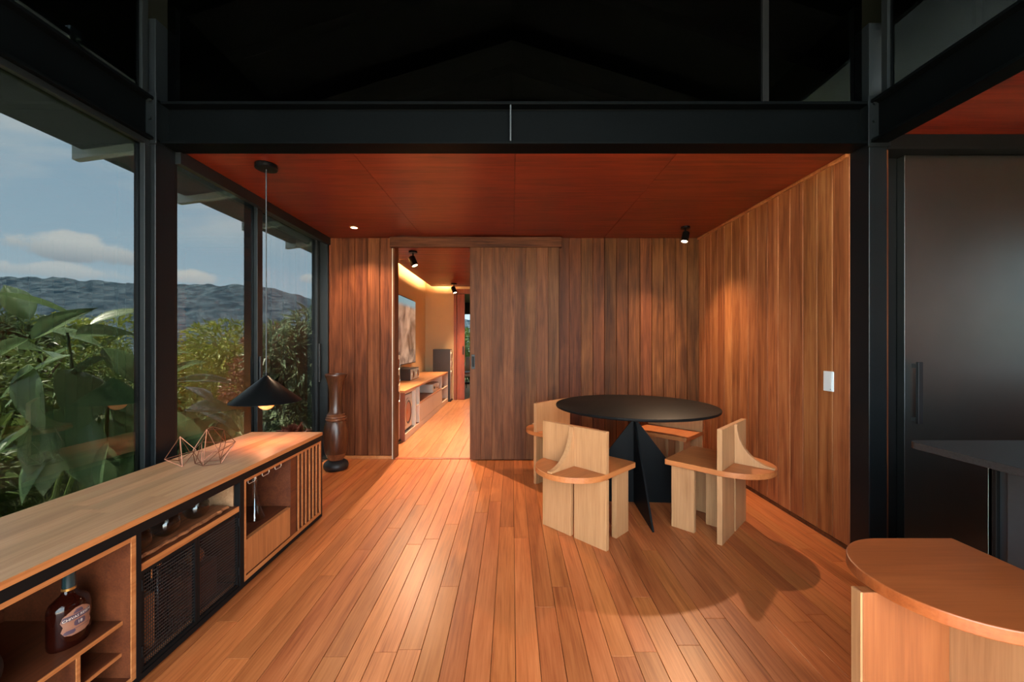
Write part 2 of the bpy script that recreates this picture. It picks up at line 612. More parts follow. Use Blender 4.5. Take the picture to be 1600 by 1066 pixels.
M['leaf_big'] = leaf_mat('glossy_big_leaf', (0.14, 0.25, 0.11), (0.28, 0.42, 0.20), rough=0.33, trans=0.35, spec=0.9)
M['leaf_lime'] = leaf_mat('lime_leaf', (0.175, 0.237, 0.037), (0.425, 0.450, 0.088), rough=0.45)
M['leaf_green'] = leaf_mat('mid_green_leaf', (0.075, 0.135, 0.038), (0.210, 0.285, 0.075), rough=0.45)
M['leaf_dark'] = leaf_mat('dark_glossy_leaf', (0.051, 0.102, 0.051), (0.153, 0.238, 0.102), rough=0.35)
M['leaf_grey'] = leaf_mat('grey_green_leaf', (0.17, 0.24, 0.16), (0.42, 0.50, 0.32), rough=0.4)
M['leaf_red'] = leaf_mat('wine_red_leaf', (0.182, 0.049, 0.042), (0.420, 0.140, 0.084), rough=0.45)
M['bark'] = plain('bark', (0.10, 0.07, 0.045), rough=0.9, noise_scale=20, noise_amt=0.4, bump=0.4)
M['rafter'] = plain('grey_green_rafter', (0.58, 0.66, 0.68), rough=0.6, noise_scale=10)
M['reflection_board'] = plain('reflection_grey', (0.50, 0.55, 0.56), rough=0.7, noise_scale=12, noise_amt=0.25)
M['eave'] = plain('dark_eave_sheet', (0.105, 0.125, 0.155), rough=0.7, noise_scale=20, noise_amt=0.4)


def hill_mat():
    m, N, L = new_mat('hazy_forest_hills')
    out = N.new('ShaderNodeOutputMaterial')
    b = N.new('ShaderNodeBsdfPrincipled')
    tc = N.new('ShaderNodeTexCoord')
    nz = N.new('ShaderNodeTexNoise')
    nz.inputs['Scale'].default_value = 0.05
    nz.inputs['Detail'].default_value = 10
    nz.inputs['Roughness'].default_value = 0.7
    L.new(tc.outputs['Object'], nz.inputs['Vector'])
    rp = N.new('ShaderNodeValToRGB')
    L.new(nz.outputs['Fac'], rp.inputs[0])
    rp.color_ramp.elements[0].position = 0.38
    rp.color_ramp.elements[0].color = (0.018, 0.043, 0.066, 1)  # distance haze put into the forest colour as blue-grey
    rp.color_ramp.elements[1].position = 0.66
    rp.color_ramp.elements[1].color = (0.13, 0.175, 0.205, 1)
    L.new(rp.outputs[0], b.inputs['Base Color'])
    b.inputs['Roughness'].default_value = 1.0
    b.inputs['Specular IOR Level'].default_value = 0.0
    L.new(b.outputs[0], out.inputs[0])
    return m


M['hills'] = hill_mat()


def tv_mat():
    m, N, L = new_mat('screen_picture')
    out = N.new('ShaderNodeOutputMaterial')
    b = N.new('ShaderNodeBsdfPrincipled')
    tc = N.new('ShaderNodeTexCoord')
    sep = N.new('ShaderNodeSeparateXYZ')
    L.new(tc.outputs['Generated'], sep.inputs[0])
    mp = N.new('ShaderNodeMapping')
    mp.inputs['Scale'].default_value = (1, 2.6, 1.5)
    mp.inputs['Rotation'].default_value = (R(25), 0, 0)
    L.new(tc.outputs['Generated'], mp.inputs[0])
    nz = N.new('ShaderNodeTexNoise')
    nz.inputs['Scale'].default_value = 2.0
    nz.inputs['Detail'].default_value = 8
    nz.inputs['Distortion'].default_value = 1.0
    L.new(mp.outputs[0], nz.inputs['Vector'])
    rp = N.new('ShaderNodeValToRGB')
    L.new(nz.outputs['Fac'], rp.inputs[0])
    rp.color_ramp.elements[0].position = 0.35
    rp.color_ramp.elements[0].color = (0.10, 0.05, 0.03, 1)
    rp.color_ramp.elements[1].position = 0.65
    rp.color_ramp.elements[1].color = (0.55, 0.32, 0.20, 1)
    sky = N.new('ShaderNodeMapRange')
    sky.interpolation_type = 'SMOOTHSTEP'
    L.new(sep.outputs[2], sky.inputs[0])
    sky.inputs[1].default_value = 0.84
    sky.inputs[2].default_value = 0.93
    mx = N.new('ShaderNodeMix')
    mx.data_type = 'RGBA'
    L.new(sky.outputs[0], mx.inputs[0])
    L.new(rp.outputs[0], mx.inputs[6])
    mx.inputs[7].default_value = (0.16, 0.32, 0.36, 1)
    L.new(mx.outputs[2], b.inputs['Emission Color'])
    b.inputs['Emission Strength'].default_value = 0.55
    b.inputs['Base Color'].default_value = (0.01, 0.01, 0.01, 1)
    b.inputs['Roughness'].default_value = 0.2
    L.new(b.outputs[0], out.inputs[0])
    return m


M['screen'] = tv_mat()

# ------------------------------------------------------------------ key dimensions (metres)
XL, XR = -1.95, 1.98         # glazing line, right wall
YB = 4.20                    # back wall face
YC = 2.20                    # front face of the steel portal
ZC = 2.338                   # dining ceiling
ZB0, ZB1 = 2.33, 2.565       # portal beam
YREAR = -1.5                 # added open side behind, lets the daylight in
YF = 8.6                     # far wall of media room
ZF = 2.44                    # media-room ceiling
GAP = 0.0035


# ------------------------------------------------------------------ floor
def planks_floor(parent, x0, x1, y0, y1, w, mat, lmin, lmax, rnd, top=0.0):
    x = x0
    while x < x1 - 0.01:
        xe = min(x + w, x1)
        y = y0 - rnd.uniform(0, lmax * 0.8)
        while y < y1:
            ye = y + rnd.uniform(lmin, lmax)
            if y1 - ye < 0.25:
                ye = y1
            a, b = max(y, y0), min(ye, y1)
            if b - a > 0.03:
                cx, cy = (x + xe) / 2, (a + b) / 2
                hw, hl = (xe - x) / 2 - GAP * 0.28, (b - a) / 2 - GAP * 0.25
                MB().cbox(-hw, hw, -hl, hl, -0.012, 0.0, '+z', 0.0012).build(
                    'plank', mat, parent, loc=(cx, cy, top + rnd.uniform(-0.0004, 0.0004)), normals=False)
            y = ye
        x = xe


fl = box('floor', M['matte_bk'], (XL - 0.08, 4.6, YREAR, YB + 0.02, -0.16, -0.0125))
tag(fl, 'orange-brown hardwood plank floor of the dining room', 'floor', kind='structure')
planks_floor(fl, XL, XR, YREAR, YB, 0.0935, M['floor'], 0.75, 2.3, random.Random(3))
box('plank', M['floor'], (XR, 4.6, YREAR, YC + 0.1, -0.012, 0), fl)
fl2 = box('floor_media_room', M['matte_bk'], (-2.0, 1.2, YB + 0.021, 12.0, -0.16, -0.0125))
tag(fl2, 'glossy wide-plank floor of the room behind the sliding door', 'floor', kind='structure')
planks_floor(fl2, -1.9, 1.2, YB + 0.022, 12.0, 0.19, M['floor_far'], 2.0, 3.4, random.Random(5))
th = box('trim_1', M['jamb'], (-1.24, -0.44, YB - 0.015, YB + 0.03, 0.0008, 0.008), bevel=0.002)
tag(th, 'thin reddish threshold strip in the sliding-door opening', 'threshold', kind='structure')


# ------------------------------------------------------------------ back wall
def planks_wall_x(parent, edges, z0, z1, yf, th_, mat, rnd):
    for a, b in zip(edges[:-1], edges[1:]):
        hw = (b - a) / 2 - GAP * 0.6
        hz = (z1 - z0) / 2
        dy = rnd.uniform(-0.001, 0.001)
        MB().cbox(-hw, hw, 0, th_, -hz, hz, '-y', 0.003).build(
            'board', mat, parent, loc=((a + b) / 2, yf + dy, (z0 + z1) / 2))


def frange(a, b, w):
    n = max(1, round((b - a) / w))
    return [a + (b - a) * i / n for i in range(n + 1)]


DX0, DX1 = -1.235, -0.44        # clear opening in the back wall
wb = MB()
wb.box(XL - 0.08, DX0 - 0.02, YB + 0.018, YB + 0.12, 0, 2.6)
wb.box(-0.42, XR + 0.1, YB + 0.018, YB + 0.12, 0, 2.6)
wb.box(DX0 - 0.02, -0.42, YB + 0.018, YB + 0.12, 2.32, 2.6)
wb = wb.build('wall_back', M['jamb'])
tag(wb, 'back wall clad in dark reddish-brown vertical boards', 'wall', kind='structure')
rnd = random.Random(11)
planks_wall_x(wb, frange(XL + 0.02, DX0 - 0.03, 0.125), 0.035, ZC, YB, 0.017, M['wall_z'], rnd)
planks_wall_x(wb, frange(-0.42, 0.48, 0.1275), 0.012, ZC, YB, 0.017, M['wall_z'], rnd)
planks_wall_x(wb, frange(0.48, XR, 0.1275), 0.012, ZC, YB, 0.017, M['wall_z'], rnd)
bb = box('baseboard_back', M['sb_edge'], (XL + 0.02, DX0 - 0.03, YB - 0.012, YB + 0.016, 0.0008, 0.033), bevel=0.002)
tag(bb, 'low pale timber baseboard under the boards beside the carved vase', 'baseboard', kind='structure')
# door jambs
jm = MB().box(DX0 - 0.03, DX0, YB - 0.03, YB + 0.119, 0.0008, 2.3195)
jm = jm.build('trim_2', M['door_z'], bevel=0.002)
tag(jm, 'timber jamb post on the window side of the sliding-door opening', 'door jamb', kind='structure')
box('edge_strip', M['console'], (DX0 - 0.024, DX0 - 0.018, YB - 0.034, YB - 0.03, 0.004, 2.23), jm)
hd = box('trim_3', M['wall_x'], (-1.27, 0.515, YB - 0.085, YB - 0.0355, 2.222, 2.326), bevel=0.002)
tag(hd, 'horizontal timber box hiding the rail above the sliding door', 'door header', kind='structure')

# sliding door
dr = empty('door_1', (0.024, YB - 0.065, 0.0))
tag(dr, 'sliding door of brown vertical boards with a black flush pull', 'door', kind='structure')
box('core', M['jamb'], (-0.462, 0.464, 0.014, 0.045, 0.012, 2.232), dr)
rnd = random.Random(21)
for a, b in zip(frange(-0.464, 0.466, 0.1125)[:-1], frange(-0.464, 0.466, 0.1125)[1:]):
    hw = (b - a) / 2 - GAP * 0.4
    MB().cbox(-hw, hw, 0, 0.0135, -1.111, 1.111, '-y', 0.0025).build('board', M['door_z'], dr, loc=((a + b) / 2, rnd.uniform(-0.0006, 0.0006), 1.122))
h = MB().box(-0.447, -0.410, -0.006, -0.0008, 0.955, 1.105).build('flush_pull', M['matte_bk'], dr, bevel=0.002)
box('recess', M['steel_dk'], (-0.439, -0.418, -0.0075, -0.0062, 0.975, 1.085), h)

# ------------------------------------------------------------------ right wall
wr = box('wall_right', M['jamb'], (XR + 0.018, XR + 0.11, YC + 0.13, YB + 0.1, 0, 2.6))
tag(wr, 'right wall clad in warm orange-brown vertical boards', 'wall', kind='structure')
rnd = random.Random(31)
ed = frange(YC + 0.125, YB - 0.001, 0.122)
for a, b in zip(ed[:-1], ed[1:]):
    hw = (b - a) / 2 - GAP * 0.55
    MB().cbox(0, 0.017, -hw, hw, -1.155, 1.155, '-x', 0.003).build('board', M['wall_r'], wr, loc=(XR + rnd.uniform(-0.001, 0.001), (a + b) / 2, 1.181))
bb = box('baseboard_right', M['wall_x'], (XR - 0.004, XR + 0.017, YC + 0.13, YB - 0.002, 0.0008, 0.024))
tag(bb, 'thin dark recessed baseboard under the orange-brown right wall', 'baseboard', kind='structure')
tr = box('trim_4', M['wall_r'], (XR - 0.022, XR - 0.0015, YC + 0.13, YB - 0.002, 2.316, 2.337), bevel=0.004)
tag(tr, 'slim timber cornice bead between right wall and red ceiling', 'cornice', kind='structure')

# ------------------------------------------------------------------ ceilings
ce = box('ceiling', M['steel_dk'], (XL - 0.1, XR + 0.1, YC + 0.06, YB + 0.1, ZC + 0.016, ZC + 0.06))
tag(ce, 'low red-brown veneered ceiling over the dining area', 'ceiling', kind='structure')
xs = [XL - 0.02, -0.936, 0.018, 0.97, XR + 0.018]
for a, b in zip(xs[:-1], xs[1:]):
    for y0_, y1_ in ((YC + 0.06, YB + 0.01),):
        hx, hy = (b - a) / 2 - 0.001, (y1_ - y0_) / 2 - 0.001
        MB().cbox(-hx, hx, -hy, hy, 0, 0.015, '-z', 0.0012).build('panel', M['ceil'], ce, loc=((a + b) / 2, (y0_ + y1_) / 2, ZC))
ck = box('ceiling_kitchen', M['ceil'], (XR + 0.1, 4.6, YREAR, YC + 0.02, 2.392, 2.45))
tag(ck, 'red-brown timber ceiling beyond the steel beam above the counter', 'ceiling', kind='structure')
cf = MB().box(-1.66, 1.2, YB + 0.13, 8.44, ZF + 0.019, ZF + 0.08).box(-1.88, 1.2, YF + 0.101, 11.9, ZF + 0.0, ZF + 0.08).build('ceiling_media_room', M['matte_bk'])
tag(cf, 'red timber board ceiling of the room behind the sliding door', 'ceiling', kind='structure')
for i in range(34):
    y = YB + 0.14 + i * 0.122
    MB().cbox(-1.45, 1.45, 0, 0.119, 0, 0.018, '-z', 0.002).build('board', M['ceil'], cf, loc=(-0.27, y, ZF), normals=True)

# ------------------------------------------------------------------ black roof lining over the tall space
rf = MB()
ridge, e_z, e_x = 4.05, 3.02, 3.3
for sgn in (-1, 1):
    x1 = sgn * e_x
    rf.add([(0, YREAR - 0.6, ridge), (x1, YREAR - 0.6, e_z), (x1, 5.45, e_z), (0, 5.45, ridge),
            (0, YREAR - 0.6, ridge + 0.1), (x1, YREAR - 0.6, e_z + 0.1), (x1, 5.45, e_z + 0.1), (0, 5.45, ridge + 0.1)],
           [(0, 1, 2, 3), (7, 6, 5, 4), (0, 4, 5, 1), (1, 5, 6, 2), (2, 6, 7, 3), (3, 7, 4, 0)])
rf = rf.build('ceiling_roof', M['roof'])
tag(rf, 'black pitched roof lining high above the steel frame', 'roof', kind='structure')
for i in range(6):
    y = YREAR + 0.25 + i * 1.05
    for sgn in (-1, 1):
        b = MB()
        b.add([(0.0, y, ridge - 0.09), (sgn * 3.1, y, e_z + 0.0624 - 0.09), (sgn * 3.1, y + 0.06, e_z + 0.0624 - 0.09), (0.0, y + 0.06, ridge - 0.09),
               (0.0, y, ridge - 0.003), (sgn * 3.1, y, e_z + 0.0624 - 0.003), (sgn * 3.1, y + 0.06, e_z + 0.0624 - 0.003), (0.0, y + 0.06, ridge - 0.003)],
              [(0, 1, 2, 3), (7, 6, 5, 4), (0, 4, 5, 1), (1, 5, 6, 2), (2, 6, 7, 3), (3, 7, 4, 0)])
        b.build('rafter', M['roof'], rf)
wf = box('wall_front_gable', M['roof'], (-2.2, 2.2, 5.3, 5.36, 2.801, 4.0))
tag(wf, 'black gable wall closing the loft above the dining ceiling', 'wall', kind='structure')

sf = box('reflection_board', M['reflection_board'], (2.12, 3.25, YREAR, YC + 0.9, 2.985, 3.01))  # board added so the panes read grey, in place of reflections
tag(sf, 'added grey soffit boards outside the counter-side clerestory', 'reflection_board', kind='structure')
# ------------------------------------------------------------------ steel frame
def i_profile(w, z0, z1, tf, tw):
    a, b = w / 2, tw / 2
    return [(-a, z0), (a, z0), (a, z0 + tf), (b, z0 + tf), (b, z1 - tf), (a, z1 - tf), (a, z1), (-a, z1), (-a, z1 - tf), (-b, z1 - tf), (-b, z0 + tf), (-a, z0 + tf)]


def shift(poly, d):
    return [(p + d, q) for p, q in poly]


bmn = MB().prism(shift(i_profile(0.12, ZB0, ZB1, 0.016, 0.012), YC + 0.06), 'x', XL, XR).build('steel_beam', M['beam'], bevel=0.002)
tag(bmn, 'black steel I-beam spanning the room in front of the red ceiling', 'beam', kind='structure')
MB().box(-0.012, -0.004, YC + 0.004, YC + 0.052, ZB0 + 0.017, ZB1 - 0.017).build('splice_seam', M['island'], bmn)
for nm, xc in (('left', XL - 0.05), ('right', XR + 0.05)):
    b = MB().prism(shift(i_profile(0.10, ZB0, ZB1, 0.016, 0.012), xc), 'y', YREAR, YC).build('steel_beam', M['beam'], bevel=0.002)
    tag(b, 'black steel I-beam over the window glazing, running from the sideboard column' if nm == 'left' else
        'black steel I-beam running from the column beside the black door, above the counter', 'beam', kind='structure')
for nm, xa, xb in (('left', XL - 0.10, XL), ('right', XR, XR + 0.10)):
    c = MB().box(xa, xb, YC - 0.03 if nm == 'left' else YC, YC + 0.10 if nm == 'left' else YC + 0.125, 0.0005, 3.0)
    c = c.build('steel_column', M['steel'], bevel=0.003)
    tag(c, 'black steel column between the window panes behind the sideboard' if nm == 'left' else
        'black steel column between the orange board wall and the black metal door', 'column', kind='structure')
    yn = YC - 0.03 if nm == 'left' else YC
    xi = xb if nm == 'left' else xa
    rnd = random.Random(9)
    MB().tube([(xi, yn, 0.02 + i * 0.115) for i in range(20)], 0.0035, 6).build('weld_bead', M['steel'], c)
    pl = MB().box(xa - 0.012, xb + 0.012, yn - 0.010, yn - 0.0005, ZB0 - 0.02, ZB1 + 0.025).build('end_plate', M['steel'], c, bevel=0.002)
    for bz in (ZB0 + 0.02, (ZB0 + ZB1) / 2, ZB1 - 0.02):
        for bx_ in (xa + 0.018, xb - 0.018):
            MB().prism([(bx_ + 0.010 * math.cos(k * PI / 3), bz + 0.010 * math.sin(k * PI / 3)) for k in range(6)], 'y', yn - 0.019, yn - 0.0105).build('bolt', M['steel'], pl)
# rear corners
for xa in (XL - 0.10, XR):
    c = box('steel_column', M['steel'], (xa, xa + 0.10, YREAR, YREAR + 0.10, 0.0005, 3.0))
    tag(c, 'black steel column beside the added daylight opening', 'column', group='terrace columns', kind='structure')
b = MB().prism(shift(i_profile(0.10, ZB0, ZB1, 0.016, 0.012), YREAR + 0.05), 'x', XL + 0.001, XR - 0.001).build('steel_beam', M['beam'])
tag(b, 'black steel I-beam over the added daylight opening', 'beam', kind='structure')

# clerestory glazing over the beams
def window(name, frame_boxes, pane_dims, label, fmat='frame_bk', handle=None, glass='glass_win'):
    fr = MB()
    for d in frame_boxes:
        fr.box(*d)
    w = fr.build(name, M[fmat], bevel=0.002)
    tag(w, label, 'window', kind='structure')
    for d in pane_dims:
        MB().box(*d).build('pane', M[glass], w)
    if handle:
        for d in handle:
            MB().box(*d).build('handle', M['matte_bk'], w, bevel=0.003)
    return w


xg = XL - 0.055
window('window_1',
       [(xg - 0.03, xg + 0.03, YREAR + 0.1, YC - 0.032, ZB0 - 0.03, ZB0 - 0.0005), (xg - 0.03, xg + 0.03, YREAR + 0.1, YC - 0.032, 0.0005, 0.07),
        (xg - 0.03, xg + 0.03, YC - 0.066, YC - 0.032, 0.07, ZB0 - 0.03), (xg - 0.03, xg + 0.03, YREAR + 0.1, YREAR + 0.14, 0.07, ZB0 - 0.03)],
       [(xg - 0.004, xg + 0.004, YREAR + 0.14, YC - 0.066, 0.07, ZB0 - 0.03)],
       'large window pane with an added dimming tint behind the bottle end of the sideboard')
YM = 3.10
window('window_2',
       [(xg - 0.01, xg + 0.045, YC + 0.101, YM + 0.02, ZC - 0.045, ZC - 0.0005), (xg - 0.01, xg + 0.045, YC + 0.101, YM + 0.02, 0.0005, 0.07),
        (xg - 0.01, xg + 0.045, YC + 0.101, YC + 0.125, 0.07, ZC - 0.045), (xg - 0.01, xg + 0.045, YM - 0.045, YM + 0.02, 0.07, ZC - 0.045)],
       [(xg + 0.012, xg + 0.020, YC + 0.125, YM - 0.045, 0.07, ZC - 0.045)],
       'tall sliding window between the steel column and the slim stile behind the pendant lamp',
       handle=[(xg + 0.046, xg + 0.060, YM - 0.03, YM - 0.005, 0.82, 1.12)])
window('window_3',
       [(xg - 0.07, xg - 0.012, YM - 0.03, YB, ZC - 0.045, ZC - 0.0005), (xg - 0.07, xg - 0.012, YM - 0.03, YB, 0.0005, 0.07),
        (xg - 0.07, xg - 0.012, YM - 0.03, YM + 0.045, 0.07, ZC - 0.045), (xg - 0.07, xg - 0.012, YB - 0.09, YB, 0.07, ZC - 0.045),
        (xg - 0.012, xg + 0.07, YB - 0.035, YB, 0.0005, ZC - 0.0005)],
       [(xg - 0.045, xg - 0.037, YM + 0.045, YB - 0.09, 0.07, ZC - 0.045)],
       'tall sliding window beside the dark board wall and the carved vase',
       handle=[(xg - 0.0115, xg + 0.006, YB - 0.075, YB - 0.05, 0.82, 1.22)])
tk = box('trim_5', M['frame_bk'], (xg - 0.07, XL + 0.035, YC + 0.101, YB, ZC + 0.0005, ZC + 0.014))
tag(tk, 'black head track above the sliding windows', 'window track', kind='structure')
tk2 = box('trim_6', M['frame_bk'], (XL - 0.008, XL + 0.030, YC + 0.101, YB - 0.001, ZC - 0.075, ZC - 0.001))
tag(tk2, 'black steel angle along the top of the sliding windows', 'window head', kind='structure')
# clerestories
for nm, xa, lab in (('window_4', XL - 0.05, 'clerestory pane with the dimming tint above the window-side beam'), ('window_5', XR + 0.05, 'clerestory pane with the dimming tint above the counter-side beam')):
    window(nm, [(xa - 0.02, xa + 0.02, YREAR + 0.1, YC - 0.04, ZB1 + 0.0005, ZB1 + 0.02), (xa - 0.02, xa + 0.02, YC - 0.075, YC - 0.04, ZB1 + 0.02, 3.2)],
           [(xa - 0.004, xa + 0.004, YREAR + 0.1, YC - 0.075, ZB1 + 0.02, 3.22)], lab)
window('window_6', [(XL, XR, YC + 0.03, YC + 0.07, ZB1 + 0.0005, ZB1 + 0.018)] +
       [(x, x + 0.035, YC + 0.03, YC + 0.07, ZB1 + 0.018, 3.40) for x in (1.41,)],
       [(a, b, YC + 0.046, YC + 0.054, ZB1 + 0.018, 3.36) for a, b in ((XL, 1.41), (1.445, XR))],
       'row of dark clerestory panes above the long I-beam', fmat='steel_dk')

# ------------------------------------------------------------------ black steel door and kitchen enclosure
wk = MB().box(XR + 0.10, 4.6, YC + 0.135, YC + 0.2, 0, 2.6).build('wall_kitchen', M['steel_dk'])
tag(wk, 'black wall plane around the black metal door', 'wall', kind='structure')
hk = box('trim_7', M['steel_dk'], (XR + 0.101, 4.6, YC + 0.02, YC + 0.134, 2.31, 2.391))
tag(hk, 'black steel header above the black metal door', 'door header', kind='structure')
jb = box('trim_8', M['vase'], (XR + 0.101, XR + 0.135, YC + 0.03, YC + 0.134, 0.0005, 2.309))
tag(jb, 'slim brown post between the steel column and the black metal door', 'door jamb', kind='structure')
d2 = empty('door_2', (2.26, YC + 0.085, 0))
tag(d2, 'tall black brushed-steel sliding door with a vertical pull handle', 'door', kind='structure')
box('leaf', M['door_bk'], (0, 1.6, 0, 0.045, 0.006, 2.305), d2, bevel=0.002)
hh = MB().box(0.035, 0.062, -0.045, -0.028, 0.765, 1.115).build('pull_handle', M['matte_bk'], d2, bevel=0.003)
MB().box(0.040, 0.057, -0.028, -0.0005, 0.775, 0.80).box(0.040, 0.057, -0.028, -0.0005, 1.08, 1.105).build('handle_standoff', M['matte_bk'], hh)
we = MB().box(4.6, 4.7, YREAR, 0.55, -0.16, 2.6).box(4.6, 4.7, 2.05, YC + 0.2, -0.16, 2.6).box(4.6, 4.7, 0.55, 2.05, -0.16, 1.0).box(4.6, 4.7, 0.55, 2.05, 2.15, 2.6).build('wall_kitchen_side', M['wall_r'])
window('window_8', [(4.62, 4.68, 0.5505, 0.60, 1.0005, 2.1495), (4.62, 4.68, 2.0, 2.0495, 1.0005, 2.1495), (4.62, 4.68, 0.60, 2.0, 1.0005, 1.05), (4.62, 4.68, 0.60, 2.0, 2.10, 2.1495)],
       [(4.646, 4.654, 0.60, 2.0, 1.05, 2.10)], 'kitchen window in the side wall opposite the counter', glass='glass_end')
wq = box('wall_kitchen_block', M['wall_x'], (XR + 0.10, 4.7, YREAR - 0.1, YREAR - 0.001, -0.16, 2.6))  # unseen wall added to cut daylight from the kitchen side
tag(wq, 'added timber wall blocking daylight behind the kitchen', 'wall', kind='structure')
tag(we, 'dark side wall of the kitchen', 'wall', kind='structure')

# ------------------------------------------------------------------ media room shell
wl = box('wall_media_left', M['cream'], (-1.98, -1.88, YB + 0.121, 12.0, -0.16, 2.7))
tag(wl, 'cream plaster wall behind the television', 'wall', kind='structure')
wn = MB().box(-1.88, -1.26, YF, YF + 0.1, -0.012, 2.4).build('wall_media_end', M['cream'])
tag(wn, 'cream end wall behind the tower speaker', 'wall', kind='structure')
for k, (xa, xb, ya, yb) in enumerate(((-1.26, -1.20, YF - 0.02, YF + 0.1), (-1.195, -1.03, YF + 0.02, YF + 0.06))):
    j = box('trim_%d' % (9 + k), M['jamb'], (xa, xb, ya, yb, 0.0005, 2.30), bevel=0.003)
    tag(j, ('narrow red timber jamb beside the tower speaker', 'red timber sliding leaf with a black flush pull, past the tower speaker')[k], 'door jamb', kind='structure')
    if k:
        box('flush_pull', M['matte_bk'], (-1.075, -1.045, YF + 0.012, YF + 0.0195, 0.98, 1.16), j)
hd2 = box('trim_11', M['jamb'], (-1.26, 1.2, YF - 0.01, YF + 0.1, 2.301, 2.40))
tag(hd2, 'red timber header over the far opening of the media room', 'door header', kind='structure')
wn2 = box('wall_media_end_right', M['cream'], (0.2, 1.2, YF, YF + 0.1, -0.012, 2.3))
tag(wn2, 'cream end wall past the far opening', 'wall', kind='structure')
wr2 = box('wall_media_right', M['cream'], (1.2, 1.3, YB + 0.13, 12.0, -0.16, 2.7))
tag(wr2, 'cream side wall of the media room opposite the television', 'wall', kind='structure')
wtl = box('wall_media_top', M['cream'], (-1.879, 1.199, YF + 0.001, YF + 0.1, 2.4005, 2.7))
tag(wtl, 'cream plaster band over the far opening of the media room', 'wall', kind='structure')
lid = box('roof_media_room', M['roof'], (-2.1, 1.5, YB + 0.1, 12.1, 2.71, 2.8))
tag(lid, 'flat black roof over the media room', 'roof', kind='structure')
window('window_7', [(-1.9, 1.2, 11.9, 11.96, 0.0005, 0.06), (-1.9, 1.2, 11.9, 11.96, 2.1, 2.7)] + [(x, x + 0.05, 11.9, 11.96, 0.06, 2.1) for x in (-1.88, -0.75, 0.2, 1.1)],
       [(a, b, 11.926, 11.934, 0.06, 2.1) for a, b in ((-1.83, -0.75), (-0.70, 0.2), (0.25, 1.1))],
       'glazed end wall seen through the far opening of the media room', glass='glass_end')
# LED coves
for d, lab in (((-1.705, -1.675, YB + 0.3, 8.40, ZF + 0.0185, ZF + 0.034), 'warm glowing LED strip hidden in the ceiling cove over the television'),
               ((-1.64, -1.28, 8.445, 8.475, ZF + 0.0185, ZF + 0.034), 'warm glowing LED strip hidden in the ceiling cove over the tower speaker')):
    o = box('led_strip', M['led'], d)
    tag(o, lab, 'light strip')

# ------------------------------------------------------------------ dining table
def build_table():
    t = empty('round_table', (0.943, 3.06, 0))
    tag(t, 'round black dining table on crossed triangular steel fins', 'table')
    prof = [(0.002, 0.728), (0.588, 0.728), (0.598, 0.732), (0.600, 0.738), (0.600, 0.744), (0.598, 0.748), (0.592, 0.750), (0.002, 0.750)]
    MB().lathe(prof, 96).build('table_top', M['table'], t, smooth=True)
    for k, a in enumerate((-93.5, -3.5, 86.5, 176.5)):
        c, s = math.cos(R(a)), math.sin(R(a))
        ln = 0.50
        f = MB()
        th_ = 0.006
        pts = [(0.004, 0.0008), (ln, 0.0008), (0.018, 0.63), (0.018, 0.722), (0.004, 0.722)]
        vs = []
        for sg in (-1, 1):
            for (r_, z_) in pts:
                vs.append((c * r_ - s * sg * th_, s * r_ + c * sg * th_, z_))
        f.add(vs, [(4, 3, 2, 1, 0), (5, 6, 7, 8, 9)] + [(i, (i + 1) % 5, (i + 1) % 5 + 5, i + 5) for i in range(5)])
        f.build('fin', M['table_base'], t)
    MB().lathe([(0.002, 0.7225), (0.13, 0.7225), (0.13, 0.7278), (0.002, 0.7278)], 32).build('top_plate', M['table_base'], t)
    return t


build_table()


# ------------------------------------------------------------------ chairs
def d_seat(r, front, z0, z1, rnd_=0.015, seg=28):
    poly = [(r, 0)]
    for k in range(5):
        a = k / 4 * PI / 2
        poly.append((r - rnd_ + rnd_ * math.cos(a), front - rnd_ + rnd_ * math.sin(a)))
    for k in range(5):
        a = PI / 2 + k / 4 * PI / 2
        poly.append((-r + rnd_ + rnd_ * math.cos(a), front - rnd_ + rnd_ * math.sin(a)))
    for k in range(seg):
        a = PI + PI * k / seg
        poly.append((r * math.cos(a), r * math.sin(a)))
    return MB().prism(poly, 'z', z0, z1)


def build_chair():
    t = empty('dining_chair')
    W, ZS = 0.243, 0.45
    d_seat(W, 0.345, ZS - 0.034, ZS).build('seat', M['oak_lamplit_y'], t, bevel=0.003)
    MB().box(-W - 0.005, W + 0.005, -0.015, 0.015, ZS + 0.0003, 0.70).build('backrest', M['oak_z'], t, bevel=0.002)
    fin = [(-0.0155, 0.699), (-0.0155, ZS + 0.0004), (-0.236, ZS + 0.0004), (-0.236, ZS + 0.012)]
    for k in range(1, 15):
        a = k / 14 * PI / 2
        fin.append((-0.236 + 0.205 * math.sin(a), ZS + 0.012 + 0.237 * (1 - math.cos(a))))
    MB().prism(fin, 'x', -0.016, 0.016).build('fin', M['oak_z'], t, bevel=0.002)
    for s in (-1, 1):
        MB().box(s * 0.0135, s * (W + 0.005), -0.015, 0.015, 0.0006, ZS - 0.0345).build('leg', M['oak_z'], t, bevel=0.002)
    for s in (-1, 1):
        MB().box(s * 0.205, s * 0.172, 0.165, 0.312, 0.0006, ZS - 0.0345).build('leg', M['oak_z'], t, bevel=0.002)
    MB().box(-0.0125, 0.0125, 0.02, 0.16, 0.0006, ZS - 0.0345).build('brace', M['oak_z'], t, bevel=0.002)
    return t


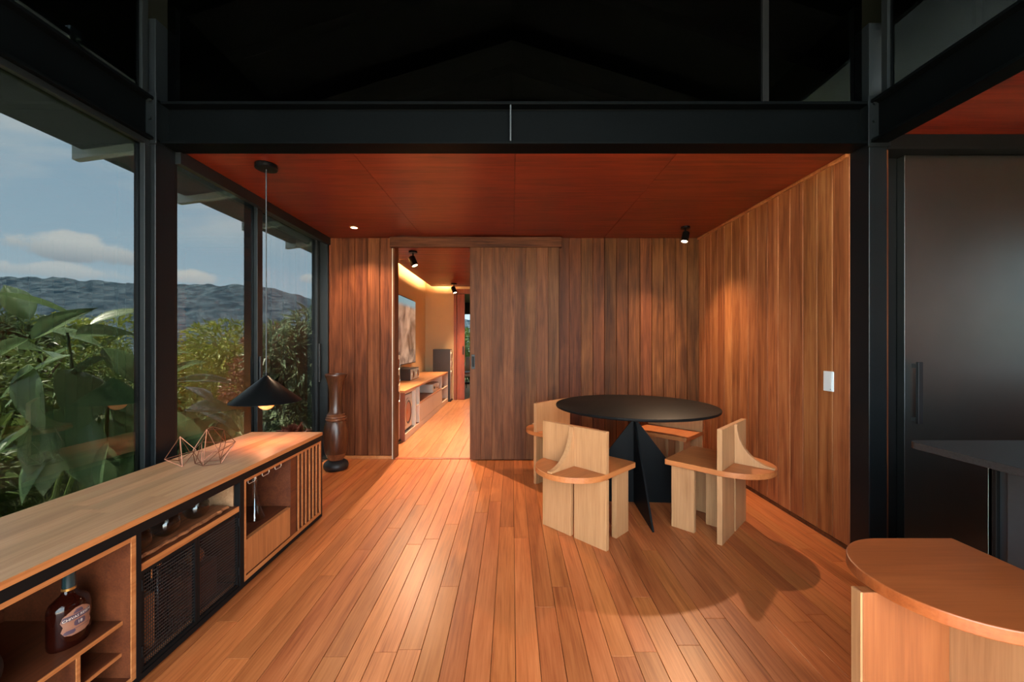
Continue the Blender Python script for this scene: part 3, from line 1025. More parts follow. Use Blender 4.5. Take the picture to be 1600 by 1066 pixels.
ch0 = build_chair()
spots = [((0.390, 2.511), -46, 'pale oak fin-backed chair at the round table, its back to the sideboard'),
         ((1.430, 2.575), 45, 'pale oak fin-backed chair at the round table, its back to the light switch'),
         ((0.372, 3.625), -134, 'pale oak fin-backed chair at the round table, its back to the sliding door'),
         ((1.490, 3.640), 135, 'pale oak fin-backed chair at the round table, in the corner where the board walls meet')]
for i, (p, a, lab) in enumerate(spots):
    c = ch0 if i == 0 else copy_tree(ch0)
    c.location = (p[0], p[1], 0)
    c.rotation_euler = (0, 0, R(a))
    tag(c, lab, 'chair', 'oak chairs around the round table')


# ------------------------------------------------------------------ counter stool
def build_stool():
    t = empty('counter_stool', (1.126, 1.02, 0), R(-90))
    tag(t, 'oak counter stool with a D-shaped seat on crossed panels, beside the granite counter', 'stool')
    r, z1 = 0.205, 0.62
    d_seat(r, 0.232, z1 - 0.031, z1, rnd_=0.004, seg=48).build('seat', M['oak_stool'], t, bevel=0.003)
    MB().box(-0.014, 0.014, -0.236, -0.0155, 0.0006, z1 - 0.0316).build('leg_panel', M['stool_shade_z'], t, bevel=0.002)
    MB().box(-0.014, 0.014, -0.2425, -0.2365, 0.0006, z1 - 0.0316).build('lit_end_strip', M['oak_z'], t, bevel=0.001)  # pale strip paints the lit end of the shaded panel
    MB().box(-r + 0.004, r - 0.004, -0.015, 0.015, 0.0006, z1 - 0.0316).build('leg_panel', M['oak_z'], t, bevel=0.002)
    for s in (-1, 1):
        MB().box(s * 0.175, s * 0.145, 0.10, 0.215, 0.0006, z1 - 0.0316).build('leg', M['oak_z'], t, bevel=0.002)


build_stool()

# ------------------------------------------------------------------ counter
pts = [(1.305, 0.10)]
for k in range(9):
    a = PI - k / 8 * PI / 2
    pts.append((1.335 + 0.03 * math.cos(a), 1.284 + 0.03 * math.sin(a)))
pts += [(4.2, 1.314), (4.2, 0.10)]
ct = MB().prism(pts, 'z', 0.878, 0.90).build('granite_counter', M['granite'], bevel=0.002)
tag(ct, 'speckled black granite counter top with a rounded corner', 'counter')
isl = empty('kitchen_island', (1.55, 0.12, 0))
tag(isl, 'dark blue-grey island base under the granite counter', 'island')
box('body', M['island'], (0.012, 2.5, 0.0, 1.15, 0.0006, 0.877), isl)
box('end_panel', M['steel_dk'], (0.0, 2.5, 1.1505, 1.172, 0.0006, 0.877), isl, bevel=0.001)
box('edge_trim', M['rafter'], (0.0, 0.0115, 1.162, 1.1718, 0.0006, 0.876), isl)
for k in range(2):
    box('side_panel', M['island'], (-0.002, 0.0115, 0.02 + k * 0.56, 0.56 + k * 0.56, 0.06, 0.87), isl, bevel=0.001)

# ------------------------------------------------------------------ light switch
sw = empty('light_switch', (XR - 0.0012, 2.475, 0.985))
tag(sw, 'white rectangular light switch on the orange-brown board wall', 'switch')
box('plate', M['white'], (-0.008, 0, -0.038, 0.038, -0.062, 0.062), sw, bevel=0.002)
box('rocker', M['white'], (-0.0105, -0.0082, -0.031, 0.031, -0.055, 0.055), sw, bevel=0.001)
box('indicator', M['matte_bk'], (-0.0112, -0.0106, -0.024, -0.020, -0.050, -0.046), sw)

# ------------------------------------------------------------------ carved floor vase
vs_ = empty('carved_floor_vase', (-1.712, 3.86, 0))
tag(vs_, 'tall turned dark-wood floor vase with a flared rim by the window', 'vase')
MB().lathe([(0.002, 0.0008), (0.098, 0.0008), (0.112, 0.018), (0.116, 0.04), (0.108, 0.066), (0.085, 0.084), (0.066, 0.094), (0.002, 0.094)], 40).build('foot', M['matte_bk'], vs_, smooth=True)
MB().lathe([(0.002, 0.0945), (0.066, 0.0945), (0.070, 0.102), (0.080, 0.118), (0.092, 0.150), (0.096, 0.158), (0.002, 0.158)], 40).build('base_ring', M['vase_lt'], vs_, smooth=True)
MB().lathe([(0.002, 0.1585), (0.098, 0.1585), (0.104, 0.18), (0.112, 0.24), (0.116, 0.30), (0.114, 0.36), (0.105, 0.42), (0.094, 0.462), (0.088, 0.474), (0.002, 0.474)], 40).build('belly', M['vase'], vs_, smooth=True)
MB().lathe([(0.002, 0.4745), (0.088, 0.4745), (0.096, 0.482), (0.096, 0.492), (0.088, 0.498), (0.094, 0.506), (0.090, 0.516), (0.080, 0.521), (0.084, 0.530), (0.078, 0.540), (0.002, 0.540)], 40).build('collar', M['vase_lt'], vs_, smooth=True)
MB().lathe([(0.002, 0.5405), (0.074, 0.5405), (0.064, 0.56), (0.058, 0.62), (0.058, 0.68), (0.063, 0.75), (0.073, 0.82), (0.088, 0.875), (0.101, 0.905), (0.104, 0.918), (0.100, 0.926), (0.090, 0.924), (0.078, 0.88), (0.060, 0.80), (0.002, 0.78)], 40).build('neck', M['vase'], vs_, smooth=True)

# ------------------------------------------------------------------ pendant lamp
pn = empty('pendant_lamp', (-1.536, 2.48, ZC))
tag(pn, 'black conical pendant lamp with a glowing bulb, hanging over the sideboard', 'lamp')
MB().lathe([(0.002, -0.0006), (0.062, -0.0006), (0.064, -0.006), (0.064, -0.026), (0.060, -0.030), (0.002, -0.030)], 36).build('canopy', M['pend'], pn, smooth=True)
MB().tube([(0, 0, -0.029), (0, 0, -1.30)], 0.0032, 8).build('cord', M['island'], pn)
sh = MB()
zt, zr, rr = -1.318, -1.478, 0.198
prof = [(0.006, zt), (0.014, zt - 0.004), (rr, zr), (rr + 0.001, zr - 0.003), (rr - 0.004, zr - 0.002), (0.014, zt - 0.012), (0.005, zt - 0.010)]
sh.lathe(prof, 64, closed=False).build('shade', M['pend'], pn, smooth=True)
MB().lathe([(0.002, -1.300), (0.009, -1.300), (0.009, -1.3175), (0.002, -1.3175)], 20).build('ferrule', M['pend'], pn, smooth=True)
MB().lathe([(0.002, -1.335), (0.017, -1.335), (0.017, -1.40), (0.002, -1.40)], 20).build('socket', M['steel_dk'], pn, smooth=True)
bl = [(0.010, -1.4005)] + [(0.050 * math.sin(a), -1.482 - 0.050 * math.cos(a)) for a in [PI * (0.88 - k * 0.87 / 12) for k in range(13)]]
MB().lathe(bl, 28).build('bulb', M['bulb'], pn, smooth=True)
light('pendant_light', 'SPOT', (0, 0, -1.555), 3.2, (1.0, 0.32, 0.14), pn, shadow_soft_size=0.03, spot_size=R(150), spot_blend=0.6)

# ------------------------------------------------------------------ ceiling spots
def downlight(loc, lab, energy):
    t = empty('recessed_downlight', loc)
    tag(t, lab, 'ceiling light')
    MB().lathe([(0.030, -0.0006), (0.044, -0.0006), (0.044, -0.004), (0.036, -0.006), (0.030, -0.004)], 32, closed=False).build('trim_ring', M['gold'], t, smooth=True)
    MB().lathe([(0.001, -0.0008), (0.0295, -0.0008), (0.0295, -0.003), (0.001, -0.003)], 24).build('lens', M['lens'], t)
    light('downlight_beam', 'SPOT', (0, 0, -0.012), energy, (1.0, 0.66, 0.40), t, shadow_soft_size=0.03, spot_size=R(120), spot_blend=0.6)


downlight((4.05, 0.05, 2.392), 'added unseen recessed downlight in the kitchen ceiling by the timber side wall', 70)  # lamp added out of view to warm the wall the door reflects
downlight((-1.52, 3.82, ZC), 'small lit recessed downlight in the red ceiling near the window corner', 55)


def spot(name, loc, tilt, rz, lab, energy, size=1.0, zc=0.0, beam=True, aim=None):
    t = empty(name, loc)
    t.rotation_euler = (0, 0, rz)
    tag(t, lab, 'spotlight')
    s = size
    MB().lathe([(0.002, -0.0006), (0.042 * s, -0.0006), (0.042 * s, -0.016 * s), (0.002, -0.016 * s)], 28).build('canopy', M['pend'], t, smooth=True)
    MB().tube([(0, 0, -0.015 * s), (0, 0, -0.055 * s)], 0.007 * s, 8).build('stem', M['pend'], t)
    b = MB().lathe([(0.002, 0.045 * s), (0.030 * s, 0.045 * s), (0.034 * s, 0.038 * s), (0.034 * s, -0.055 * s), (0.029 * s, -0.055 * s), (0.029 * s, -0.044 * s), (0.002, -0.044 * s)], 28).build('lamp_head', M['pend'], t, smooth=True)
    b.location = (0, 0, -0.095 * s)
    b.rotation_euler = (tilt, 0, 0)
    MB().lathe([(0.001, -0.0445 * s), (0.0275 * s, -0.0445 * s), (0.0275 * s, -0.047 * s), (0.001, -0.047 * s)], 20).build('lens', M['lens'], b)
    if beam:
        light('spot_beam', 'SPOT', (0, 0, -0.0565 * s), energy, (1.0, 0.66, 0.40), b, shadow_soft_size=0.022, spot_size=R(116), spot_blend=1.0)
    return t


spot('ceiling_spotlight', (1.66, 3.80, ZC), R(-20), R(-52), 'lit black cylinder spotlight on the red ceiling by the orange wall', 100)
spot('ceiling_spotlight', (-1.31, 5.25, ZF), R(-25), R(70), 'black tilted spotlight on the media-room ceiling nearest the sliding door', 330, 1.35)
spot('ceiling_spotlight', (-1.18, 8.05, ZF), R(-25), R(60), 'black tilted spotlight on the media-room ceiling near the tower speaker', 260, 1.35)

# ------------------------------------------------------------------ sideboard (front face towards +x)
XF, XBK = -1.33, -1.823
Y0, Y1, Y2, Y3 = 0.42, 1.415, 1.957, 2.78      # near end, post, post, far end
ZT = 0.60
sb = empty('sideboard', (XF, (Y0 + Y3) / 2, 0))
OY = (Y0 + Y3) / 2
tag(sb, 'long low oak sideboard in a black steel frame under the window', 'sideboard')


def sbx(name, mat, x0, x1, y0, y1, z0, z1, parent=None, bevel=0.0015):
    """boxes in room coordinates, x measured back from the front face"""
    return MB().box(-x1, -x0, y0 - OY, y1 - OY, z0, z1).build(name, M[mat], parent or sb, bevel=bevel)


DEP = XF - XBK


def shaded_board(name, x0, x1, y0, y1, z0, z1, mat='sb_in'):
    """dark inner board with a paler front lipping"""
    o = sbx(name, mat, x0 + 0.004, x1, y0, y1, z0, z1, bevel=0)  # inner shade is in this board's colour
    sbx('lit_lipping', 'sb_edge', x0, x0 + 0.0038, y0, y1, z0, z1, parent=o, bevel=0.0008)
    return o


# top made of glued staves
rnd = random.Random(41)
nst = 7
for i in range(nst):
    xa, xb = DEP * i / nst, DEP * (i + 1) / nst
    y = Y0
    while y < Y3 - 0.01:
        ye = y + rnd.uniform(0.55, 1.25)
        if Y3 - ye < 0.35:
            ye = Y3
        ym = (y + ye) / 2
        MB().box(-xb + 0.0001, -xa - 0.0001, -(ye - y) / 2 + 0.0001, (ye - y) / 2 - 0.0001, ZT - 0.022, ZT).build(
            'top_stave', M['sb_y'] if i else M['sb_y'], sb, loc=(0, ym - OY, 0))
        y = ye
sbx('front_lipping', 'sb_edge', -0.003, -0.0002, Y0, Y3, ZT - 0.022, ZT - 0.0006, bevel=0.0008)
# steel frame
fr = MB()
for (x0, x1, y0, y1, z0, z1) in (
        (0.0, 0.028, Y0, Y3, ZT - 0.058, ZT - 0.0225), (0.0, 0.028, Y0, Y3, 0.012, 0.034),
        (DEP - 0.03, DEP, Y0, Y3, ZT - 0.058, ZT - 0.0225), (DEP - 0.03, DEP, Y0, Y3, 0.012, 0.034),
        (0.0, 0.028, Y1 - 0.009, Y1 + 0.009, 0.034, ZT - 0.058), (0.0, 0.028, Y2 - 0.016, Y2 + 0.014, 0.034, ZT - 0.058),
        (0.0, 0.028, Y3 - 0.016, Y3, 0.034, ZT - 0.058), (DEP - 0.03, DEP, Y3 - 0.016, Y3, 0.034, ZT - 0.058),
        (0.0, 0.028, Y0, Y0 + 0.018, 0.034, ZT - 0.058),
        (DEP - 0.03, DEP, Y2 - 0.016, Y2 + 0.014, 0.034, ZT - 0.058), (DEP - 0.03, DEP, Y1 - 0.009, Y1 + 0.009, 0.034, ZT - 0.058),
        (0.028, DEP - 0.03, Y2 - 0.010, Y2 + 0.012, 0.012, 0.034), (0.028, DEP - 0.03, Y1 - 0.009, Y1 + 0.009, 0.012, 0.034),
        (0.028, DEP - 0.03, Y3 - 0.016, Y3, 0.012, 0.034)):
    fr.box(-x1, -x0, y0 - OY, y1 - OY, z0, z1)
fr.build('steel_frame', M['steel_dk'], sb)
sbx('plinth', 'steel_dk', 0.03, DEP - 0.03, Y0 + 0.02, Y3 - 0.02, 0.0006, 0.0115, bevel=0)

# --- open shelf unit with the bottle
za, zb = 0.0345, ZT - 0.0585
ya, yb = Y0 + 0.0185, Y1 - 0.0095
T = 0.018
shaded_board('shelf_unit_side', 0.001, DEP - 0.035, yb - T, yb, za, zb)
shaded_board('shelf_unit_side', 0.001, DEP - 0.035, ya, ya + T, za, zb)
shaded_board('shelf_unit_top', 0.001, DEP - 0.035, ya + T + 0.0005, yb - T - 0.0005, zb - 0.016, zb)
shaded_board('shelf_unit_bottom', 0.001, DEP - 0.035, ya + T + 0.0005, yb - T - 0.0005, za, za + 0.016)
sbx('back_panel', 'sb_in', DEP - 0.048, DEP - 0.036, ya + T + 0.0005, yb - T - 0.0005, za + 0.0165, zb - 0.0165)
for k in range(4):
    y0_ = ya + T + 0.001 + k * (yb - ya - 2 * T - 0.002) / 4
ZS1 = 0.250
shaded_board('shelf', 0.030, DEP - 0.049, ya + T + 0.0005, yb - T - 0.0005, ZS1 - 0.014, ZS1)
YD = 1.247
shaded_board('divider', 0.032, DEP - 0.049, YD - 0.006, YD + 0.006, za + 0.0165, ZS1 - 0.0145)
shaded_board('divider', 0.032, DEP - 0.049, YD - 0.306, YD - 0.294, za + 0.0165, ZS1 - 0.0145)
shaded_board('shelf', 0.034, DEP - 0.049, YD + 0.0065, yb - T - 0.0005, 0.126, 0.138)

# --- mesh-door unit
ya, yb = Y1 + 0.0095, Y2 - 0.0165
ZS2 = 0.425
shaded_board('shelf', 0.004, DEP - 0.035, ya, yb, ZS2 - 0.026, ZS2)
shaded_board('shelf', 0.03, DEP - 0.035, ya, yb, za, za + 0.014)
sbx('back_panel', 'steel_dk', DEP - 0.048, DEP - 0.036, ya, yb, za + 0.0145, ZS2 - 0.0265, bevel=0)
ZD0, ZD1 = 0.036, ZS2 - 0.028
ym = (ya + yb) / 2


def mesh_door(y0, y1):
    d = MB()
    w = 0.012
    for q in ((y0, y1, ZD0, ZD0 + w), (y0, y1, ZD1 - w, ZD1), (y0, y0 + w, ZD0 + w, ZD1 - w), (y1 - w, y1, ZD0 + w, ZD1 - w)):
        d.box(-0.016, -0.004, q[0] - OY, q[1] - OY, q[2], q[3])
    d = d.build('mesh_door', M['steel_dk'], sb)
    wv, wh = MB(), MB()
    n1 = int((y1 - y0 - 2 * w) / 0.0085)
    n2 = int((ZD1 - ZD0 - 2 * w) / 0.0125)
    for i in range(1, n1):
        y = y0 + w + (y1 - y0 - 2 * w) * i / n1 - OY
        wv.box(-0.0115, -0.0100, y - 0.0008, y + 0.0008, ZD0 + w, ZD1 - w)
    for i in range(1, n2):
        z = ZD0 + w + (ZD1 - ZD0 - 2 * w) * i / n2
        wh.box(-0.0098, -0.0072, y0 + w - OY, y1 - w - OY, z - 0.0013, z + 0.0013)
    wv.build('wire_mesh', M['matte_bk'], d)['kind'] = 'stuff'
    wh.build('wire_mesh', M['wire'], d)['kind'] = 'stuff'  # crosswires coloured lighter as painted highlights, uprights left black
    for zz in (0.09, 0.33):
        yy = y0 + 0.003 if y0 < ym - 0.1 else y1 - 0.003
        MB().tube([(-0.0025, yy - OY, zz), (-0.0025, yy - OY, zz + 0.04)], 0.0035, 8).build('hinge', M['steel_dk'], d)


sbx('daylit_lining', 'sb_y', 0.03, DEP - 0.035, yb - 0.006, yb - 0.0005, ZS2 + 0.0005, ZT - 0.0585, bevel=0)  # paler panel paints window daylight on the inner side
mesh_door(ya + 0.001, ym - 0.0008)
mesh_door(ym + 0.0008, yb - 0.001)
# --- slatted unit
ya, yb = Y2 + 0.0145, Y3 - 0.0165
shaded_board('cabinet_side', 0.0, DEP - 0.035, ya, ya + 0.014, za, zb)
shaded_board('cabinet_side', 0.0, DEP - 0.035, yb - 0.014, yb, za, zb)
shaded_board('cabinet_top', 0.0, DEP - 0.035, ya + 0.0145, yb - 0.0145, zb - 0.014, zb)
shaded_board('cabinet_bottom', 0.0, DEP - 0.035, ya + 0.0145, yb - 0.0145, za, za + 0.022)
sbx('back_panel', 'sb_in', DEP - 0.048, DEP - 0.036, ya + 0.0145, yb - 0.0145, za + 0.0225, zb - 0.0145)
YP0, YP1 = 2.392, 2.452
sbx('partition', 'sb_in', 0.006, DEP - 0.049, YP0 + 0.02, YP1 - 0.004, za + 0.0225, zb - 0.0145)
sbx('stile', 'sb_in', 0.004, 0.0055, YP0, YP1, za + 0.0225, zb - 0.0145, bevel=0)
sbx('drawer_front', 'sb_z', 0.006, 0.026, ya + 0.016, YP0 - 0.001, za + 0.026, 0.232)
shaded_board('shelf', 0.028, DEP - 0.049, ya + 0.0145, YP0 + 0.0195, 0.217, 0.232)
for k in range(7):
    y = 2.469 + k * 0.0455
    shaded_board('slat', 0.001, 0.022, y, y + 0.015, za + 0.0225, zb - 0.0145)  # slat sides coloured for their shade, fronts for the light
sbx('slat_shade_sheet', 'slat_gap_shade', 0.05, 0.058, YP1 - 0.003, yb - 0.0145, za + 0.0225, zb - 0.0145, bevel=0)  # dark sheet stands for the shade between slats

# stemware rack wires hang under the slatted unit's top
for k in range(3):
    y = 2.06 + k * 0.115 - OY
    MB().tube([(-0.02, y - 0.03, zb - 0.018), (-0.02, y - 0.03, zb - 0.034), (-0.02, y - 0.022, zb - 0.042), (-0.02, y + 0.022, zb - 0.042),
               (-0.02, y + 0.03, zb - 0.034), (-0.02, y + 0.03, zb - 0.018)], 0.002, 6).build('rack_wire', M['silver'], sb)

# ------------------------------------------------------------------ things in and on the sideboard
def glass_thing(name, prof, loc, lab, cat, mat='glass', group=None):
    o = MB().lathe(prof, 36, closed=False).build(name, M[mat], smooth=True)
    o.location = loc
    return tag(o, lab, cat, group)


def ball(r, z, a0, a1, n):
    return [(r * math.sin(a0 + (a1 - a0) * i / n), z - r * math.cos(a0 + (a1 - a0) * i / n)) for i in range(n + 1)]


slab = MB()
rnd = random.Random(4)
nn = 26
yA, yB = 1.44, 1.90
top, bot = [], []
ring = []
for i in range(nn + 1):
    y = yA + (yB - yA) * i / nn
    j = rnd.uniform(-0.006, 0.006)
    ring.append((y, XF - 0.022 + j, XF - 0.030 + j - rnd.uniform(0, 0.006)))
vs, fs = [], []
for (y, xt, xb_) in ring:
    vs += [(xb_, y, ZS2 + 0.0008), (xt, y, ZS2 + 0.009), (xb_ + 0.003, y, ZS2 + 0.018), (XF - 0.30, y, ZS2 + 0.018), (XF - 0.30, y, ZS2 + 0.0008)]
for i in range(nn):
    for k in range(5):
        l = (k + 1) % 5
        fs.append((i * 5 + k, i * 5 + l, (i + 1) * 5 + l, (i + 1) * 5 + k))
fs += [(0, 1, 2, 3, 4), tuple(nn * 5 + k for k in (4, 3, 2, 1, 0))]
slab.add(vs, fs)
o = slab.build('live_edge_board', M['slab'])
tag(o, 'dark live-edge wooden board on the shelf above the mesh doors', 'board')
zsl = ZS2 + 0.0188
for k, (y, x, r, lab) in enumerate(((1.478, XF - 0.066, 0.044, 'round smoked glass globe on the live-edge board, by the open bottle shelf'),
                                    (1.605, XF - 0.070, 0.048, 'round smoked glass globe in the middle of the live-edge board'),
                                    (1.765, XF - 0.075, 0.050, 'round smoked glass globe on the live-edge board, by the unit with the wine glasses'))):
    p = [(0.0005, 0.0)] + [(a, b) for a, b in ball(r, r * 0.985, 0.22, PI - 0.38, 18)]
    glass_thing('glass_globe', p, (x, y, zsl), lab, 'vase', 'glass_smoke', 'glass globes on the live-edge board')
zsh = 0.2326
glass_thing('wine_glass', [(0.0005, 0.0), (0.034, 0.0015), (0.030, 0.004), (0.006, 0.008), (0.004, 0.05), (0.006, 0.07), (0.030, 0.09), (0.043, 0.125), (0.040, 0.165), (0.032, 0.195)],
            (XF - 0.16, 2.135, zsh), 'stemmed wine glass behind the round carafe in the slatted cabinet', 'glass')
glass_thing('glass_globe', [(0.0005, 0.0)] + ball(0.045, 0.0443, 0.22, PI - 0.4, 16) + [(0.016, 0.12), (0.018, 0.15)],
            (XF - 0.080, 2.036, zsh), 'small round-bottomed glass carafe in the slatted cabinet', 'carafe')
glass_thing('glass_decanter', [(0.0005, 0.0), (0.050, 0.001), (0.052, 0.006), (0.036, 0.045), (0.022, 0.09), (0.014, 0.14), (0.012, 0.19), (0.016, 0.235), (0.024, 0.262)],
            (XF - 0.12, 2.235, zsh), 'clear glass decanter with a long flared neck in the slatted cabinet', 'decanter')


# whisky bottle
def text_mesh(body, size, font_shear=0.0):
    cu = bpy.data.curves.new('lettering', 'FONT')
    cu.body = body
    cu.size = size
    cu.shear = font_shear
    cu.align_x = 'CENTER'
    cu.align_y = 'CENTER'
    cu.extrude = 0.0
    cu.resolution_u = 3
    ob = bpy.data.objects.new('lettering', cu)
    COL.objects.link(ob)
    dg = bpy.context.evaluated_depsgraph_get()
    me = bpy.data.meshes.new_from_object(ob.evaluated_get(dg))
    bpy.data.objects.remove(ob)
    bpy.data.curves.remove(cu)
    return me


bt = empty('whisky_bottle', (XF - 0.105, 1.285, ZS1 + 0.0008), R(-12))
tag(bt, 'amber whisky bottle with a copper label and black capsule on the open shelf', 'bottle')
BA, BB = 0.040, 0.053        # half depth (x), half width (y)
prof = [(0.002, 0.0), (0.90, 0.0), (0.97, 0.006), (1.0, 0.02), (1.0, 0.10), (1.0, 0.118), (0.97, 0.130), (0.86, 0.142), (0.62, 0.153), (0.42, 0.161), (0.34, 0.170), (0.33, 0.174), (0.002, 0.174)]
MB().lathe(prof, 48, sx=BA, sy=BB).build('glass_body', M['whisky'], bt, smooth=True)
MB().lathe([(0.0140, 0.1745), (0.0175, 0.1745), (0.0175, 0.182), (0.0140, 0.182)], 28).build('gold_ring', M['gold'], bt, smooth=True)
MB().lathe([(0.002, 0.1825), (0.0165, 0.1825), (0.0155, 0.222), (0.017, 0.228), (0.017, 0.246), (0.015, 0.249), (0.002, 0.249)], 28).build('capsule', M['foil'], bt, smooth=True)


def on_bottle(u, v, off):
    t = max(-0.985, min(0.985, u / BB))
    return (BA * math.sqrt(1 - t * t) + off, u, v)


def label_patch(pts, off, n=16):
    """outline given as list of (v, half width left, half width right) rows"""
    b = MB()
    vs, fs = [], []
    for (v, l, r_) in pts:
        for i in range(n + 1):
            u = l + (r_ - l) * i / n
            vs.append(on_bottle(u, v, off))
    for k in range(len(pts) - 1):
        for i in range(n):
            fs.append((k * (n + 1) + i, k * (n + 1) + i + 1, (k + 1) * (n + 1) + i + 1, (k + 1) * (n + 1) + i))
    return b.add(vs, fs)


lb = label_patch([(0.040, -0.016, 0.018), (0.046, -0.030, 0.032), (0.060, -0.037, 0.038), (0.075, -0.033, 0.034), (0.090, -0.038, 0.039), (0.105, -0.034, 0.036), (0.116, -0.020, 0.024), (0.124, -0.006, 0.010)], 0.0006).build('label', M['label_paper'], bt, smooth=True)
for pts in ([(0.0885, -0.0365, 0.0365), (0.104, -0.0335, 0.0345)],
            [(0.066, -0.006, 0.016), (0.070, -0.010, 0.019), (0.080, -0.010, 0.019), (0.084, -0.006, 0.016)],
            [(0.047, -0.028, -0.010), (0.052, -0.034, -0.006), (0.058, -0.030, -0.008)],
            [(0.058, -0.028, 0.030), (0.0595, -0.028, 0.030)], [(0.106, -0.012, 0.014), (0.112, -0.010, 0.012), (0.118, -0.004, 0.008)]):
    label_patch(pts, 0.0010).build('label_print', M['label_dark'], lb)


def lettering(body, size, u0, v0, slope, mat, parent):
    me = text_mesh(body, size)
    for v in me.vertices:
        u = v.co.x + u0
        w = v.co.y + v0 + slope * v.co.x
        v.co = Vector(on_bottle(u, w, 0.0014))
    me.materials.clear()
    me.materials.append(M[mat])
    o = bpy.data.objects.new('lettering', me)
    COL.objects.link(o)
    o.parent = parent


lettering('CHIVAS REGAL', 0.0108, 0.001, 0.096, 0.10, 'letter', lb)
lettering('18', 0.0130, 0.0045, 0.075, 0.05, 'letter', lb)

o = MB().lathe([(0.002, 0.0)] + ball(0.075, 0.0735, 0.2, PI - 0.3, 20) + [(0.018, 0.150), (0.024, 0.158), (0.002, 0.156)], 40).build('black_ball_vase', M['matte_bk'], smooth=True)
o.location = (XF - 0.13, 1.045, ZS1 + 0.0008)
tag(o, 'round matte black vase on the open shelf beside the whisky bottle', 'vase')

# things behind the mesh doors
def bottle(loc, mat, h, r, lab):
    t = empty('storage_bottle', loc)
    tag(t, lab, 'bottle')
    MB().lathe([(0.002, 0), (r, 0), (r, h * 0.58), (r * 0.8, h * 0.66), (r * 0.34, h * 0.74), (r * 0.32, h * 0.93), (0.002, h * 0.93)], 28).build('body', M[mat], t, smooth=True)
    MB().lathe([(0.002, h * 0.9305), (r * 0.38, h * 0.9305), (r * 0.38, h), (0.002, h)], 20).build('cap', M['gold'], t, smooth=True)


zf = za + 0.0148
bottle((XF - 0.10, 1.60, zf), 'whisky', 0.30, 0.036, 'dark bottle with a gold cap behind the mesh doors, between box and red ball')
o = box('wooden_gift_box', M['sb_z'], (XF - 0.20, XF - 0.06, 1.445, 1.545, zf, zf + 0.21), bevel=0.003)
tag(o, 'upright wooden box behind the mesh door next to the post', 'box')
o = box('wooden_gift_box', M['sb_in'], (XF - 0.20, XF - 0.06, 1.70, 1.87, zf, zf + 0.17), bevel=0.003)
tag(o, 'low reddish wooden box behind the mesh door, under a red ornament', 'box')
o = MB()
o.lathe([(0.002, 0)] + ball(0.036, 0.0355, 0.15, PI - 0.1, 16), 28)
o = o.build('red_glass_ornament', M['copper'], smooth=True)
o.location = (XF - 0.11, 1.80, zf + 0.1708)
tag(o, 'small shiny copper-red ball on the box behind the mesh door', 'ornament')

# wire ornament
def wire_ornament():
    t = empty('wire_ornament', (-1.585, 2.05, ZT + 0.0005))
    t.scale = (0.92, 0.92, 1.0)
    tag(t, 'rose-copper geometric wire ornament standing on the sideboard top', 'ornament')
    rw = 0.0017

    def wires(verts, edges, name):
        b = MB()
        for (i, j) in edges:
            b.tube([verts[i], verts[j]], rw, 6)
        used = sorted({k for e in edges for k in e})
        for k in used:
            b.lathe([(0.0002, -rw * 1.25), (rw * 1.1, -rw * 0.6), (rw * 1.1, rw * 0.6), (0.0002, rw * 1.25)], 6, c=verts[k], closed=False)
        b.build(name, M['rosewire'], t)
    # big polyhedron: flattened icosahedral cage
    V = [Vector((0.030, -0.055, 0.003)), Vector((0.095, -0.010, 0.003)), Vector((0.040, 0.060, 0.003)), Vector((-0.035, 0.020, 0.003)), Vector((-0.025, -0.04, 0.010)),
         Vector((0.010, -0.100, 0.090)), Vector((0.120, -0.060, 0.075)), Vector((0.135, 0.050, 0.100)), Vector((0.040, 0.105, 0.085)), Vector((-0.055, 0.045, 0.100)),
         Vector((0.040, -0.040, 0.185)), Vector((0.090, 0.020, 0.170)), Vector((0.000, 0.050, 0.180))]
    E = [(0, 1), (1, 2), (2, 3), (3, 4), (4, 0), (0, 5), (0, 6), (1, 6), (1, 7), (2, 7), (2, 8), (3, 8), (3, 9), (4, 9), (4, 5), (5, 6), (6, 7), (7, 8), (8, 9), (9, 5),
         (5, 10), (6, 10), (6, 11), (7, 11), (8, 11), (8, 12), (9, 12), (9, 10), (10, 11), (11, 12), (12, 10), (0, 10)]
    wires(V, E, 'cage')
    P = [Vector((-0.095, -0.055, 0.150)), Vector((-0.150, -0.090, 0.045)), Vector((-0.070, -0.070, 0.003)), Vector((-0.015, -0.045, 0.080)), Vector((-0.130, -0.020, 0.020)), Vector((-0.080, -0.005, 0.055))]
    E2 = [(0, 1), (0, 3), (0, 2), (0, 4), (1, 2), (2, 3), (1, 4), (4, 2), (3, 5), (4, 5), (1, 3), (0, 5)]
    wires(P, E2, 'pyramid')


wire_ornament()

# ------------------------------------------------------------------ media room furniture
XCF = -1.335                       # console front
CY0, CY1 = 4.94, 8.27
cn = empty('media_console', (-1.60, (CY0 + CY1) / 2, 0))
tag(cn, 'long low media console with pale drawers and an oak top under the television', 'console')
cy = (CY0 + CY1) / 2


def cbx(name, mat, x0, x1, y0, y1, z0, z1, bevel=0.002, parent=None):
    return MB().box(x0 + 1.60, x1 + 1.60, y0 - cy, y1 - cy, z0, z1).build(name, M[mat], parent or cn, bevel=bevel)


